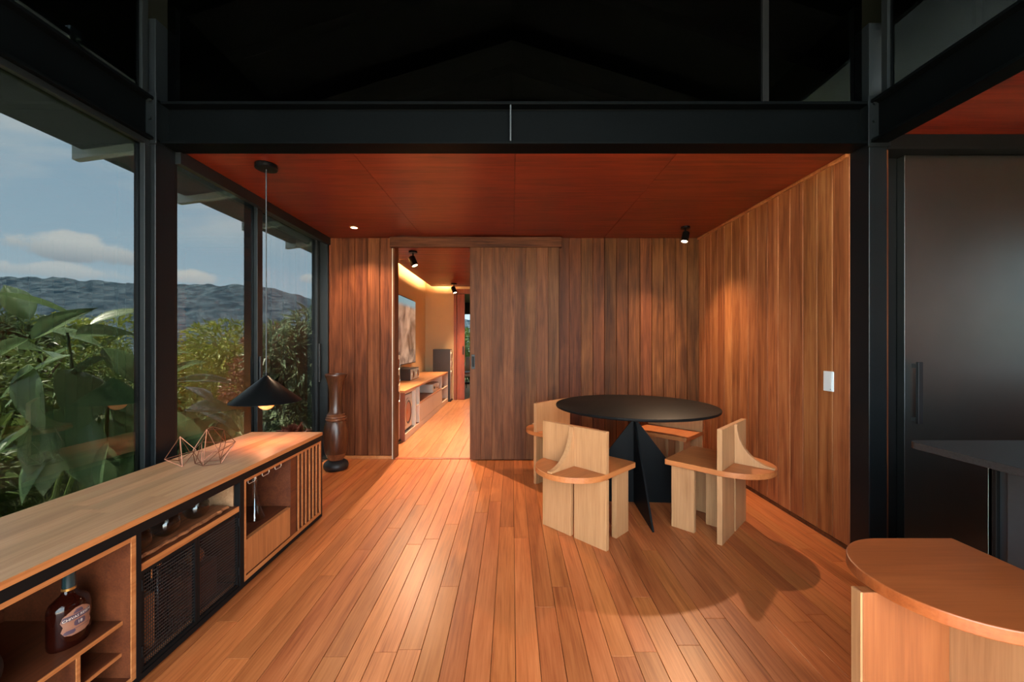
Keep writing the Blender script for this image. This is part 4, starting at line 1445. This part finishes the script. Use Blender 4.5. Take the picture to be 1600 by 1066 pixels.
cbx('top', 'console_top', -1.875, XCF + 0.004, CY0 - 0.005, CY1 + 0.005, 0.605, 0.632)
cbx('body', 'console_in', -1.875, -1.62, CY0, CY1, 0.0006, 0.6045)
cbx('end_panel', 'console_in', -1.62, XCF - 0.002, CY0, CY0 + 0.022, 0.0006, 0.6045)
cbx('plinth', 'console', -1.619, XCF, CY0 + 0.0225, CY1, 0.0006, 0.085)
posts = [CY0 + 0.03, 5.50, 5.72, 7.55, CY1]
for y in (5.50, 5.72, 7.55, CY1 - 0.022):
    cbx('upright', 'console', -1.619, XCF, y, y + 0.022, 0.0855, 0.6045)
cbx('front_edge', 'console', XCF - 0.012, XCF, CY0 + 0.0225, 5.4995, 0.5855, 0.6045)
cbx('cubby_shelf', 'console', -1.619, XCF, 5.5225, 5.7195, 0.335, 0.353)
cbx('cubby_shelf', 'console', -1.619, XCF, 7.5725, CY1 - 0.0225, 0.335, 0.353)
cbx('niche_back', 'matte_bk', -1.6195, -1.612, 5.7425, 7.5495, 0.3705, 0.6045, bevel=0)
cbx('niche_shelf', 'console_top', -1.619, XCF, 5.7425, 7.5495, 0.345, 0.370)
for k in range(2):
    d = cbx('drawer', 'console', -1.60, XCF, 5.745 + k * 0.902, 5.745 + k * 0.902 + 0.898, 0.0875, 0.343)
rcv = empty('av_receiver', (-1.47, 7.10, 0.3708))
tag(rcv, 'silver audio receiver in the dark niche of the media console', 'receiver')
box('case', M['silver'], (-0.14, 0.115, -0.30, 0.17, 0.004, 0.15), rcv, bevel=0.004)
box('panel', M['console'], (0.1155, 0.119, -0.295, 0.165, 0.008, 0.146), rcv, bevel=0.001)
MB().prism([(0.10 + 0.045 * math.cos(a * PI / 12), 0.085 + 0.045 * math.sin(a * PI / 12)) for a in range(24)], 'x', 0.1195, 0.137).build('volume_knob', M['silver'], rcv, smooth=True)
MB().prism([(-0.22 + 0.02 * math.cos(a * PI / 8), 0.085 + 0.02 * math.sin(a * PI / 8)) for a in range(16)], 'x', 0.1195, 0.133).build('input_knob', M['speaker'], rcv, smooth=True)
for yy in (-0.24, 0.12):
    MB().lathe([(0.001, 0.0), (0.02, 0.0), (0.02, 0.0035), (0.001, 0.0035)], 14, c=(0.05, yy, 0)).build('foot', M['speaker'], rcv)


def cone(parent, x, y, z, r, ax='x'):
    s = MB()
    seg = 36
    prof = [(r * 1.12, 0.0), (r * 1.12, 0.008), (r, 0.010), (r * 0.90, 0.012), (r * 0.84, 0.004), (r * 0.78, 0.003), (r * 0.30, -0.03 * r / 0.1), (r * 0.28, -0.02 * r / 0.1), (r * 0.14, 0.0), (0.0005, 0.004)]

    def place(p, mat, nm, par):
        b = MB()
        vs, fs = [], []
        n = len(p)
        for i in range(seg):
            a = 2 * PI * i / seg
            for (q, h_) in p:
                vs.append((x + h_, y + q * math.cos(a), z + q * math.sin(a)))
        for i in range(seg):
            j = (i + 1) % seg
            for k in range(n - 1):
                fs.append((i * n + k, j * n + k, j * n + k + 1, i * n + k + 1))
        return b.add(vs, fs).build(nm, M[mat], par, smooth=True)
    ring = place([(r * 1.14, 0.0003), (r * 1.14, 0.009), (r * 0.95, 0.012), (r * 0.93, 0.006)], 'silver', 'ring', parent)
    place([(r * 0.925, 0.005), (r * 0.85, 0.010), (r * 0.78, 0.004)], 'speaker', 'surround', ring)
    place([(r * 0.775, 0.004), (r * 0.3, 0.0008), (r * 0.2, 0.004), (0.0005, 0.007)], 'copper', 'cone', ring)


sub = empty('subwoofer', (XCF - 0.11, 5.235, 0.0863))
tag(sub, 'subwoofer with a copper cone in the open end bay of the console', 'speaker')
box('cabinet', M['speaker'], (-0.17, 0.060, -0.25, 0.25, 0, 0.485), sub, bevel=0.004)
box('baffle', M['silver'], (0.0605, 0.072, -0.215, 0.215, 0.02, 0.465), sub, bevel=0.004)
cone(sub, 0.072, 0, 0.235, 0.165)
cs = empty('centre_speaker', (-1.72, 6.55, 0.6326))
tag(cs, 'black centre speaker with two round drivers lying on the console top', 'speaker')
box('cabinet', M['speaker'], (-0.14, 0.115, -0.29, 0.29, 0.0, 0.185), cs, bevel=0.004)
box('baffle', M['silver'], (0.1155, 0.124, -0.275, 0.275, 0.01, 0.175), cs, bevel=0.003)
cone(cs, 0.124, -0.15, 0.092, 0.062)
cone(cs, 0.124, 0.15, 0.092, 0.062)


def tower(loc, lab):
    t = empty('tower_speaker', loc)
    tag(t, lab, 'speaker')
    box('cabinet', M['speaker'], (-0.19, 0.17, -0.12, 0.12, 0.03, 1.10), t, bevel=0.004)
    box('base', M['matte_bk'], (-0.20, 0.19, -0.14, 0.14, 0.0006, 0.0295), t, bevel=0.003)
    box('baffle', M['silver'], (0.1705, 0.180, -0.105, 0.105, 0.05, 1.08), t, bevel=0.003)
    for z in (0.97, 0.78, 0.58):
        cone(t, 0.180, 0, z, 0.072)


tower((-1.47, YF - 0.15, 0), 'tall tower speaker with copper cones at the far end of the console')
tower((-1.56, 4.78, 0), 'black tower speaker standing just inside the sliding-door opening')

tv = empty('television', (-1.879, 6.45, 1.44))
tag(tv, 'large flat television on the cream wall showing a rocky landscape', 'television')
box('case', M['speaker'], (0.03, 0.062, -1.02, 1.02, -0.575, 0.575), tv, bevel=0.003)
box('wall_mount', M['matte_bk'], (0.0005, 0.0295, -0.25, 0.25, -0.2, 0.2), tv)
box('screen', M['screen'], (0.0625, 0.0645, -1.005, 1.005, -0.56, 0.56), tv)

# lounge chair past the far opening
lc = empty('lounge_chair', (-0.98, 10.6, 0))
tag(lc, 'white cushioned lounge chair on dark metal legs past the far opening', 'chair')
box('seat', M['white'], (-0.3, 0.3, -0.3, 0.3, 0.36, 0.47), lc, bevel=0.02)
b = MB().add([(-0.3, 0.22, 0.471), (0.3, 0.22, 0.471), (0.3, 0.30, 0.471), (-0.3, 0.30, 0.471), (-0.3, 0.34, 0.85), (0.3, 0.34, 0.85), (0.3, 0.42, 0.85), (-0.3, 0.42, 0.85)],
             [(0, 3, 2, 1), (4, 5, 6, 7), (0, 1, 5, 4), (1, 2, 6, 5), (2, 3, 7, 6), (3, 0, 4, 7)])
b.build('backrest', M['white'], lc, bevel=0.015)
for x in (-0.27, 0.27):
    for y in (-0.26, 0.26):
        MB().tube([(x, y, 0.0006), (x, y, 0.3595)], 0.012, 8).build('leg', M['matte_bk'], lc)
o = empty('side_table', (-1.02, 9.7, 0))
tag(o, 'small square side table with thin black legs past the far opening', 'table')
box('top', M['sb_in'], (-0.25, 0.25, -0.25, 0.25, 0.50, 0.53), o, bevel=0.003)
for x in (-0.23, 0.23):
    for y in (-0.23, 0.23):
        MB().box(x - 0.01, x + 0.01, y - 0.01, y + 0.01, 0.0006, 0.4995).build('leg', M['matte_bk'], o)

# ------------------------------------------------------------------ eave outside the glazing
ev = MB()
ex0, ex1, ez0, ez1 = XL - 0.11, -2.92, 2.655, 2.537
ev.add([(ex0, YREAR - 0.6, ez0), (ex1, YREAR - 0.6, ez1), (ex1, 9.0, ez1), (ex0, 9.0, ez0),
        (ex0, YREAR - 0.6, ez0 + 0.03), (ex1, YREAR - 0.6, ez1 + 0.03), (ex1, 9.0, ez1 + 0.03), (ex0, 9.0, ez0 + 0.03)],
       [(0, 1, 2, 3), (7, 6, 5, 4), (0, 4, 5, 1), (1, 5, 6, 2), (2, 6, 7, 3), (3, 7, 4, 0)])
ev = ev.build('eave', M['eave'])
tag(ev, 'dark sheet eave with grey rafter tails outside the windows', 'eave', kind='structure')
for k in range(12):
    y = -1.54 + 0.847 * k
    b = MB()
    xa, xb = ex0 + 0.002, -2.99
    sl = (ez0 - ez1) / (ex0 - ex1)
    zA, zB = ez0 + 0.05 + (xa - ex0) * sl, ez0 + 0.05 + (xb - ex0) * sl
    b.add([(xa, y, zA - 0.105), (xb, y, zB - 0.105), (xb, y + 0.05, zB - 0.105), (xa, y + 0.05, zA - 0.105),
           (xa, y, zA), (xb, y, zB), (xb, y + 0.05, zB), (xa, y + 0.05, zA)],
          [(0, 1, 2, 3), (7, 6, 5, 4), (0, 4, 5, 1), (1, 5, 6, 2), (2, 6, 7, 3), (3, 7, 4, 0)])
    b.build('rafter_tail', M['rafter'], ev)

# ------------------------------------------------------------------ garden
tc_ = empty('terrace')  # added unseen slabs, pale to bounce light into the room
tag(tc_, 'added pale concrete slabs bouncing daylight into the open side of the room', 'terrace', kind='structure')
M['concrete'] = plain('pale_concrete', (0.52, 0.50, 0.46), rough=0.85, noise_scale=4, noise_amt=0.12)
for i in range(7):
    for j in range(5):
        MB().cbox(-0.645, 0.645, -0.645, 0.645, 0, 0.06, '+z', 0.004).build('slab', M['concrete'], tc_, loc=(-2.6 + i * 1.3, YREAR - 0.66 - j * 1.3, -0.09))
M['gravel'] = plain('pale_gravel', (0.55, 0.53, 0.49), rough=0.95, noise_scale=45, noise_amt=0.35, bump=0.6)
gv = box('gravel_reflector', M['gravel'], (-3.7, XL - 0.11, YREAR - 0.6, 8.6, -0.5, -0.19))  # unseen reflector, lights the eave and leaves from below
tag(gv, 'added pale gravel strip bouncing light along the foot of the windows', 'gravel', kind='structure')
rk = box('kitchen_roof_reflector', M['concrete'], (XR + 0.12, 4.75, YREAR - 0.1, YC + 0.9, 2.605, 2.64))  # added pale slab, bounces sunlight up to the grey board
tag(rk, 'pale flat roof slab added over the kitchen to bounce light', 'roof', kind='structure')
gd = MB()
NX = 60


def gz(x, y):
    r = math.hypot(x, y)
    return -0.28 + 0.05 * noise.noise(Vector((x * 0.6, y * 0.6, 0))) - max(0, r - 14) * 0.03


vs, fs = [], []
radii = [0.0] + [0.8 * 1.165 ** i for i in range(46)]
seg = 64
for r in radii:
    for k in range(seg):
        a = 2 * PI * k / seg
        x, y = r * math.cos(a), r * math.sin(a)
        vs.append((x, y, gz(x, y) if r < 420 else -12))
for i in range(len(radii) - 1):
    for k in range(seg):
        j = (k + 1) % seg
        fs.append((i * seg + k, i * seg + j, (i + 1) * seg + j, (i + 1) * seg + k))
gd.add(vs, fs)
gd = gd.build('ground', M['soil'], smooth=True)
tag(gd, 'grassy garden ground outside the windows', 'ground', kind='structure')

# hills
hl = MB()
nx, ny = 420, 60
RIDGE = [(-2400, 120), (-1500, 146), (-1050, 139), (-920, 135), (-770, 125), (-700, 126), (-590, 119), (-545, 122), (-500, 115), (-450, 105), (-395, 88), (-330, 70), (-200, 55), (200, 40), (1500, 40)]


def ridge_at(x):
    for (a, p), (b, q) in zip(RIDGE[:-1], RIDGE[1:]):
        if a <= x <= b:
            u = (x - a) / (b - a)
            return p + (q - p) * u
    return 40


vs, fs = [], []
for j in range(ny + 1):
    for i in range(nx + 1):
        x = -2200 + 3600 * i / nx
        t = j / ny
        y = 420 + 480 * t
        ang = x / 800.0
        # crest height along the ridge
        crest = ridge_at(x) + 14 + 2.5 * noise.noise(Vector((x * 0.03, 3.1, 0)))
        s = min(1.0, t / 0.82)
        h_ = crest * (s ** 1.15)
        spur = noise.noise(Vector((x * 0.010, y * 0.004, 1.7))) * 34 * s * (1 - s) * 2.2
        bump = (noise.noise(Vector((x * 0.05, y * 0.05, 0))) * 5 + noise.noise(Vector((x * 0.15, y * 0.15, 5))) * 3.2)
        z = -14 + h_ + spur + bump * (0.4 + 0.6 * s) - (max(0, t - 0.82) * 160)
        vs.append((x, y, z))
for j in range(ny):
    for i in range(nx):
        a = j * (nx + 1) + i
        fs.append((a, a + 1, a + nx + 2, a + nx + 1))
hl.add(vs, fs)
hl = hl.build('hills', M['hills'], smooth=True, normals=False)
tag(hl, 'long forested blue-grey ridge on the horizon', 'hills', kind='structure')


# shrubs of small leaves
def leaf_cloud(rnd, blobs, n, ln, wd, droop=0.2):
    vs, fs = [], []
    tot = sum(b[3] * b[4] * b[5] for b in blobs)
    for bi, (cx, cy, cz, rx, ry, rz) in enumerate(blobs):
        for _ in range(int(n * rx * ry * rz / tot)):
            while True:
                p = Vector((rnd.uniform(-1, 1), rnd.uniform(-1, 1), rnd.uniform(-1, 1)))
                if 0.02 < p.length_squared < 1:
                    break
            p = p * (p.length ** -0.45)
            p = p * min(1.0, 1 / max(p.length, 1e-3)) if p.length > 1 else p
            c = Vector((cx + p.x * rx, cy + p.y * ry, cz + p.z * rz))
            d = (p.normalized() + Vector((rnd.gauss(0, .6), rnd.gauss(0, .6), rnd.gauss(0, .5) - droop))).normalized()
            side = d.cross(Vector((rnd.gauss(0, .5), rnd.gauss(0, .5), 1))).normalized()
            up = side.cross(d)
            l = ln * rnd.uniform(.6, 1.3)
            w = wd * rnd.uniform(.7, 1.2)
            b = len(vs)
            vs += [c, c + d * l * .45 + side * w * .5 + up * w * .18, c + d * l - up * l * .12, c + d * l * .45 - side * w * .5 + up * w * .18]
            fs += [(b, b + 1, b + 2), (b, b + 2, b + 3)]
    return MB().add(vs, fs)


def shrub(name, base, blobs, n, ln, wd, mat, lab, cat='shrub', seed=0, droop=0.2):
    rnd = random.Random(seed)
    t = empty(name, base)
    tag(t, lab, cat)
    leaf_cloud(rnd, blobs, n, ln, wd, droop).build('foliage', M[mat], t, normals=False)['kind'] = 'stuff'
    for (cx, cy, cz, rx, ry, rz) in blobs:
        st = [Vector((rnd.uniform(-.05, .05), rnd.uniform(-.05, .05), -0.05)), Vector((cx * .4, cy * .4, cz * .5)), Vector((cx, cy, cz + rz * 0.4))]
        MB().tube(st, 0.028, 7, 0.006).build('branch', M['bark'], t)
    return t


def g(x, y):
    return (x, y, gz(x, y))


rb = random.Random(77)


def blobs(n, R_, H, z0, spread=0.6):
    out = []
    for i in range(n):
        a = rb.uniform(0, 2 * PI)
        r = R_ * spread * math.sqrt(rb.random())
        z = z0 + (H - z0) * rb.uniform(.15, .85)
        k = R_ * rb.uniform(.38, .6)
        out.append((r * math.cos(a), r * math.sin(a), z, k, k, k * .8))
    return out


shrub('lime_shrub', g(-6.6, 9.5), blobs(16, 1.5, 1.80, 0.2, .95), 9500, .15, .05, 'leaf_lime', 'sunlit lime-green shrub beyond the window, before the ridge', seed=1)
shrub('lime_shrub', g(-11.2, 9.4), blobs(14, 1.6, 1.95, 0.2, .9), 7000, .16, .055, 'leaf_lime', 'bright yellow-green shrub behind the big-leaved plant', seed=2)
shrub('red_leaf_shrub', g(-4.5, 7.3), blobs(12, 0.62, 2.0, 0.2, .7), 4500, .09, .04, 'leaf_red', 'wine-red leaved shrub beside the lime-green one', seed=3)
shrub('slender_leaf_shrub', g(-3.25, 5.9), [(0, 0, .45, .50, .50, .48), (.12, .1, 0.95, .46, .46, .48), (-.14, -.05, 1.35, .40, .40, .40), (.16, .2, 1.72, .28, .28, .32), (.0, .5, 1.25, .42, .42, .55)],
      5200, .19, .055, 'leaf_grey', 'tall slender-leaved grey-green shrub close to the window corner', seed=4, droop=.5)
shrub('dark_leaf_tree', g(-8.3, 6.4), blobs(14, 1.0, 2.2, .3, .8), 5200, .22, .06, 'leaf_dark', 'dark-leaved bushy tree at the window edge behind the big-leaved plant', 'tree', seed=5)
shrub('garden_shrub', g(-5.65, 4.2), blobs(14, 1.15, 1.45, .0, .9), 7500, .13, .045, 'leaf_green', 'mid-green shrub directly behind the big-leaved plant', seed=6)
shrub('low_shrub', g(-3.0, 3.85), blobs(9, .42, .72, .05, .8), 2200, .13, .045, 'leaf_dark', 'low dark-green shrub below the pendant lamp outside the window', seed=8)
shrub('low_shrub', g(-4.35, 5.1), blobs(9, .5, .85, .05, .8), 2800, .12, .045, 'leaf_green', 'low green shrub in front of the wine-red shrub', seed=9)
shrub('low_shrub', g(-2.6, 4.5), blobs(7, .28, .62, .05, .7), 1500, .12, .05, 'leaf_red', 'low reddish shrub against the glass by the carved vase', seed=10)
shrub('garden_shrub', g(-3.6, 2.3), blobs(10, .62, .95, .0, .9), 3200, .12, .05, 'leaf_green', 'leafy shrub on the sideboard side of the big-leaved plant', seed=12)
shrub('garden_shrub', g(-9.2, 2.6), blobs(12, 1.2, 1.5, .0, .9), 5000, .15, .05, 'leaf_green', 'wide green shrub out on the lawn beyond the open shelf end of the sideboard', seed=21)
shrub('dark_leaf_tree', g(-12.5, 5.2), blobs(14, 1.5, 2.5, .3, .8), 5000, .22, .07, 'leaf_dark', 'dark-leaved tree far out on the lawn', 'tree', seed=22)
shrub('garden_shrub', g(-6.6, 0.3), blobs(12, 1.1, 1.3, .0, .9), 4500, .14, .05, 'leaf_grey', 'grey-green shrub on the lawn level with the terrace end', seed=23)
# greenery past the media room
shrub('garden_shrub', g(-1.6, 15.5), blobs(14, 1.4, 2.3, .1, .9), 3500, .2, .08, 'leaf_green', 'green shrub seen past the far glazed end of the media room', seed=13)

# grass
rnd = random.Random(15)
vs, fs = [], []
for _ in range(16000):
    x = -2.15 - abs(rnd.gauss(0, 2.2))
    y = rnd.uniform(0.4, 8.0)
    z = gz(x, y) - 0.01
    h_ = rnd.uniform(.06, .28)
    a = rnd.uniform(0, 2 * PI)
    dx, dy = math.cos(a) * .006, math.sin(a) * .006
    lx, ly = rnd.gauss(0, .4) * h_, rnd.gauss(0, .4) * h_
    b = len(vs)
    vs += [(x - dx, y - dy, z), (x + dx, y + dy, z), (x + lx, y + ly, z + h_)]
    fs.append((b, b + 1, b + 2))
o = MB().add(vs, fs).build('grass', M['grass'], gd, normals=False)
tag(o, 'tall loose grass blades on the garden ground', kind='stuff')


# big-leaved plant
def big_leaf_mesh(name, fold, bend, twist, seed):
    rnd = random.Random(seed)
    nl, nw = 16, 12
    vs, fs = [], []
    for i in range(nl + 1):
        t = i / nl
        w = 0.235 * (math.sin(PI * min(1, t * 1.02 + 0.005)) ** 0.75) * (1 - 0.42 * t) * (1.12 if t < .5 else 1.12)
        if i == nl:
            w = 0.002
        for j in range(nw + 1):
            s = -1 + 2 * j / nw
            x = s * w
            rip = 0.008 * math.cos(s * PI * 3) * math.sin(PI * t)
            z = -bend * t * t + fold * abs(s) * w * 1.2 + rip - twist * s * w * t
            vs.append((x, t, z))
    for i in range(nl):
        for j in range(nw):
            a = i * (nw + 1) + j
            fs.append((a, a + 1, a + nw + 2, a + nw + 1))
    me = bpy.data.meshes.new(name)
    me.from_pydata(vs, [], fs)
    me.update()
    me.polygons.foreach_set('use_smooth', [True] * len(me.polygons))
    me.materials.append(M['leaf_big'])
    return me


LEAVES = [big_leaf_mesh('leaf', .35, .18, .0, 1), big_leaf_mesh('leaf', .25, .38, .3, 2), big_leaf_mesh('leaf', .6, .25, -.3, 3), big_leaf_mesh('leaf', .15, .55, .1, 4)]


def leaf_obj(parent, base, tip, roll, k, size=1.0):
    base, tip = Vector(base), Vector(tip)
    d = tip - base
    ln = d.length
    y = d.normalized()
    up = Vector((0, 0, 1))
    x = y.cross(up)
    if x.length < 1e-3:
        x = Vector((1, 0, 0))
    x.normalize()
    z = x.cross(y)
    m = Matrix((x, y, z)).transposed()
    m = m @ Matrix.Rotation(roll, 3, 'Y')
    o = bpy.data.objects.new('leaf', LEAVES[k % 4])
    COL.objects.link(o)
    o.parent = parent
    o.location = base - Vector(parent.location)
    o.rotation_euler = m.to_euler()
    o.scale = (ln * size * 1.3, ln * 1.18, ln * 1.1)
    return o


def big_plant(root, stems, leaves, lab):
    t = empty('big_leaved_plant', root)
    tag(t, lab, 'plant')
    for s in stems:
        MB().tube([Vector(p) - Vector(root) for p in s], 0.016, 8, 0.007).build('stem', M['leaf_green'], t)
    for (b, tp, roll, k, size) in leaves:
        leaf_obj(t, b, tp, roll, k, size)
    return t


P = px
root = g(-2.75, 2.25)
hub1, hub2, hub3 = P(105, 520, 2.35), P(170, 600, 2.25), P(60, 640, 2.1)
big_plant(root, [[root, P(130, 700, 2.3), hub1], [root, P(165, 690, 2.25), hub2], [root, P(100, 720, 2.2), hub3], [root, P(205, 640, 2.6), P(215, 560, 2.7)]], [
    (P(125, 500, 2.42), P(20, 452, 2.30), R(10), 0, 1.0),
    (P(45, 500, 2.50), P(12, 448, 2.48), R(-45), 2, 1.1),
    (P(140, 508, 2.45), P(222, 478, 2.62), R(20), 0, 1.0),
    (P(50, 530, 2.15), P(128, 482, 2.25), R(68), 2, .75),
    (P(118, 524, 2.25), P(205, 507, 2.35), R(-35), 1, 1.0),
    (P(45, 530, 2.05), P(-30, 565, 1.9), R(60), 2, .8),
    (P(112, 555, 2.1), P(-5, 590, 1.95), R(-15), 1, .9),
    (P(45, 570, 2.0), P(25, 655, 1.9), R(20), 3, .9),
    (P(125, 580, 2.1), P(152, 620, 1.95), R(-25), 3, 1.4),
    (P(165, 560, 2.2), P(80, 600, 2.0), R(25), 2, 1.0),
    (P(160, 545, 2.5), P(222, 592, 2.55), R(20), 0, 1.2),
    (P(165, 590, 2.45), P(205, 650, 2.45), R(10), 1, 1.2),
    (P(90, 640, 2.1), P(50, 745, 1.95), R(-15), 3, 1.1),
    (P(120, 650, 2.1), P(125, 735, 2.0), R(15), 3, 1.2),
    (P(180, 640, 2.4), P(195, 720, 2.35), R(-5), 3, 1.2),
    (P(170, 690, 2.1), P(130, 785, 2.0), R(10), 1, 1.1),
    (P(180, 690, 2.4), P(200, 760, 2.4), R(10), 0, 1.2),
    (P(215, 560, 2.7), P(285, 545, 2.85), R(15), 0, 1.0),
    (P(120, 540, 2.5), P(60, 560, 2.4), R(0), 1, 1.1),
    (P(30, 700, 1.95), P(-60, 720, 1.8), R(0), 1, 1.0),
    (P(70, 600, 2.2), P(10, 625, 2.05), R(20), 0, 1.1),
    (P(95, 610, 2.3), P(175, 640, 2.3), R(-25), 0, 1.0),
    (P(60, 665, 2.05), P(-10, 700, 1.9), R(25), 2, 1.1),
    (P(80, 700, 2.1), P(10, 760, 1.95), R(-10), 3, 1.1),
    (P(110, 690, 2.2), P(185, 745, 2.2), R(10), 1, 1.1),
    (P(70, 515, 2.6), P(150, 530, 2.7), R(15), 0, 1.0),
    (P(30, 545, 2.3), P(90, 545, 2.2), R(-30), 0, 1.0),
    (P(10, 620, 2.0), P(-80, 640, 1.9), R(0), 1, 1.0)],
    'plant with large ribbed glossy leaves against the widest window pane')
root = g(-2.55, 2.78)
hub = P(290, 640, 2.85)
big_plant(root, [[root, P(275, 690, 2.8), hub], [root, P(255, 660, 2.75), P(262, 600, 2.8)]], [
    (P(262, 600, 2.8), P(352, 588, 2.9), R(10), 0, 1.1),
    (P(262, 605, 2.8), P(330, 600, 2.75), R(-20), 1, 1.1),
    (hub, P(345, 625, 2.85), R(20), 1, 1.2),
    (hub, P(372, 648, 2.9), R(-10), 1, 1.0),
    (P(265, 645, 2.75), P(318, 680, 2.7), R(10), 3, 1.3),
    (P(262, 590, 2.85), P(310, 560, 2.95), R(-10), 2, 1.0)],
    'plant with broad dark drooping leaves outside the window behind the wire ornament')
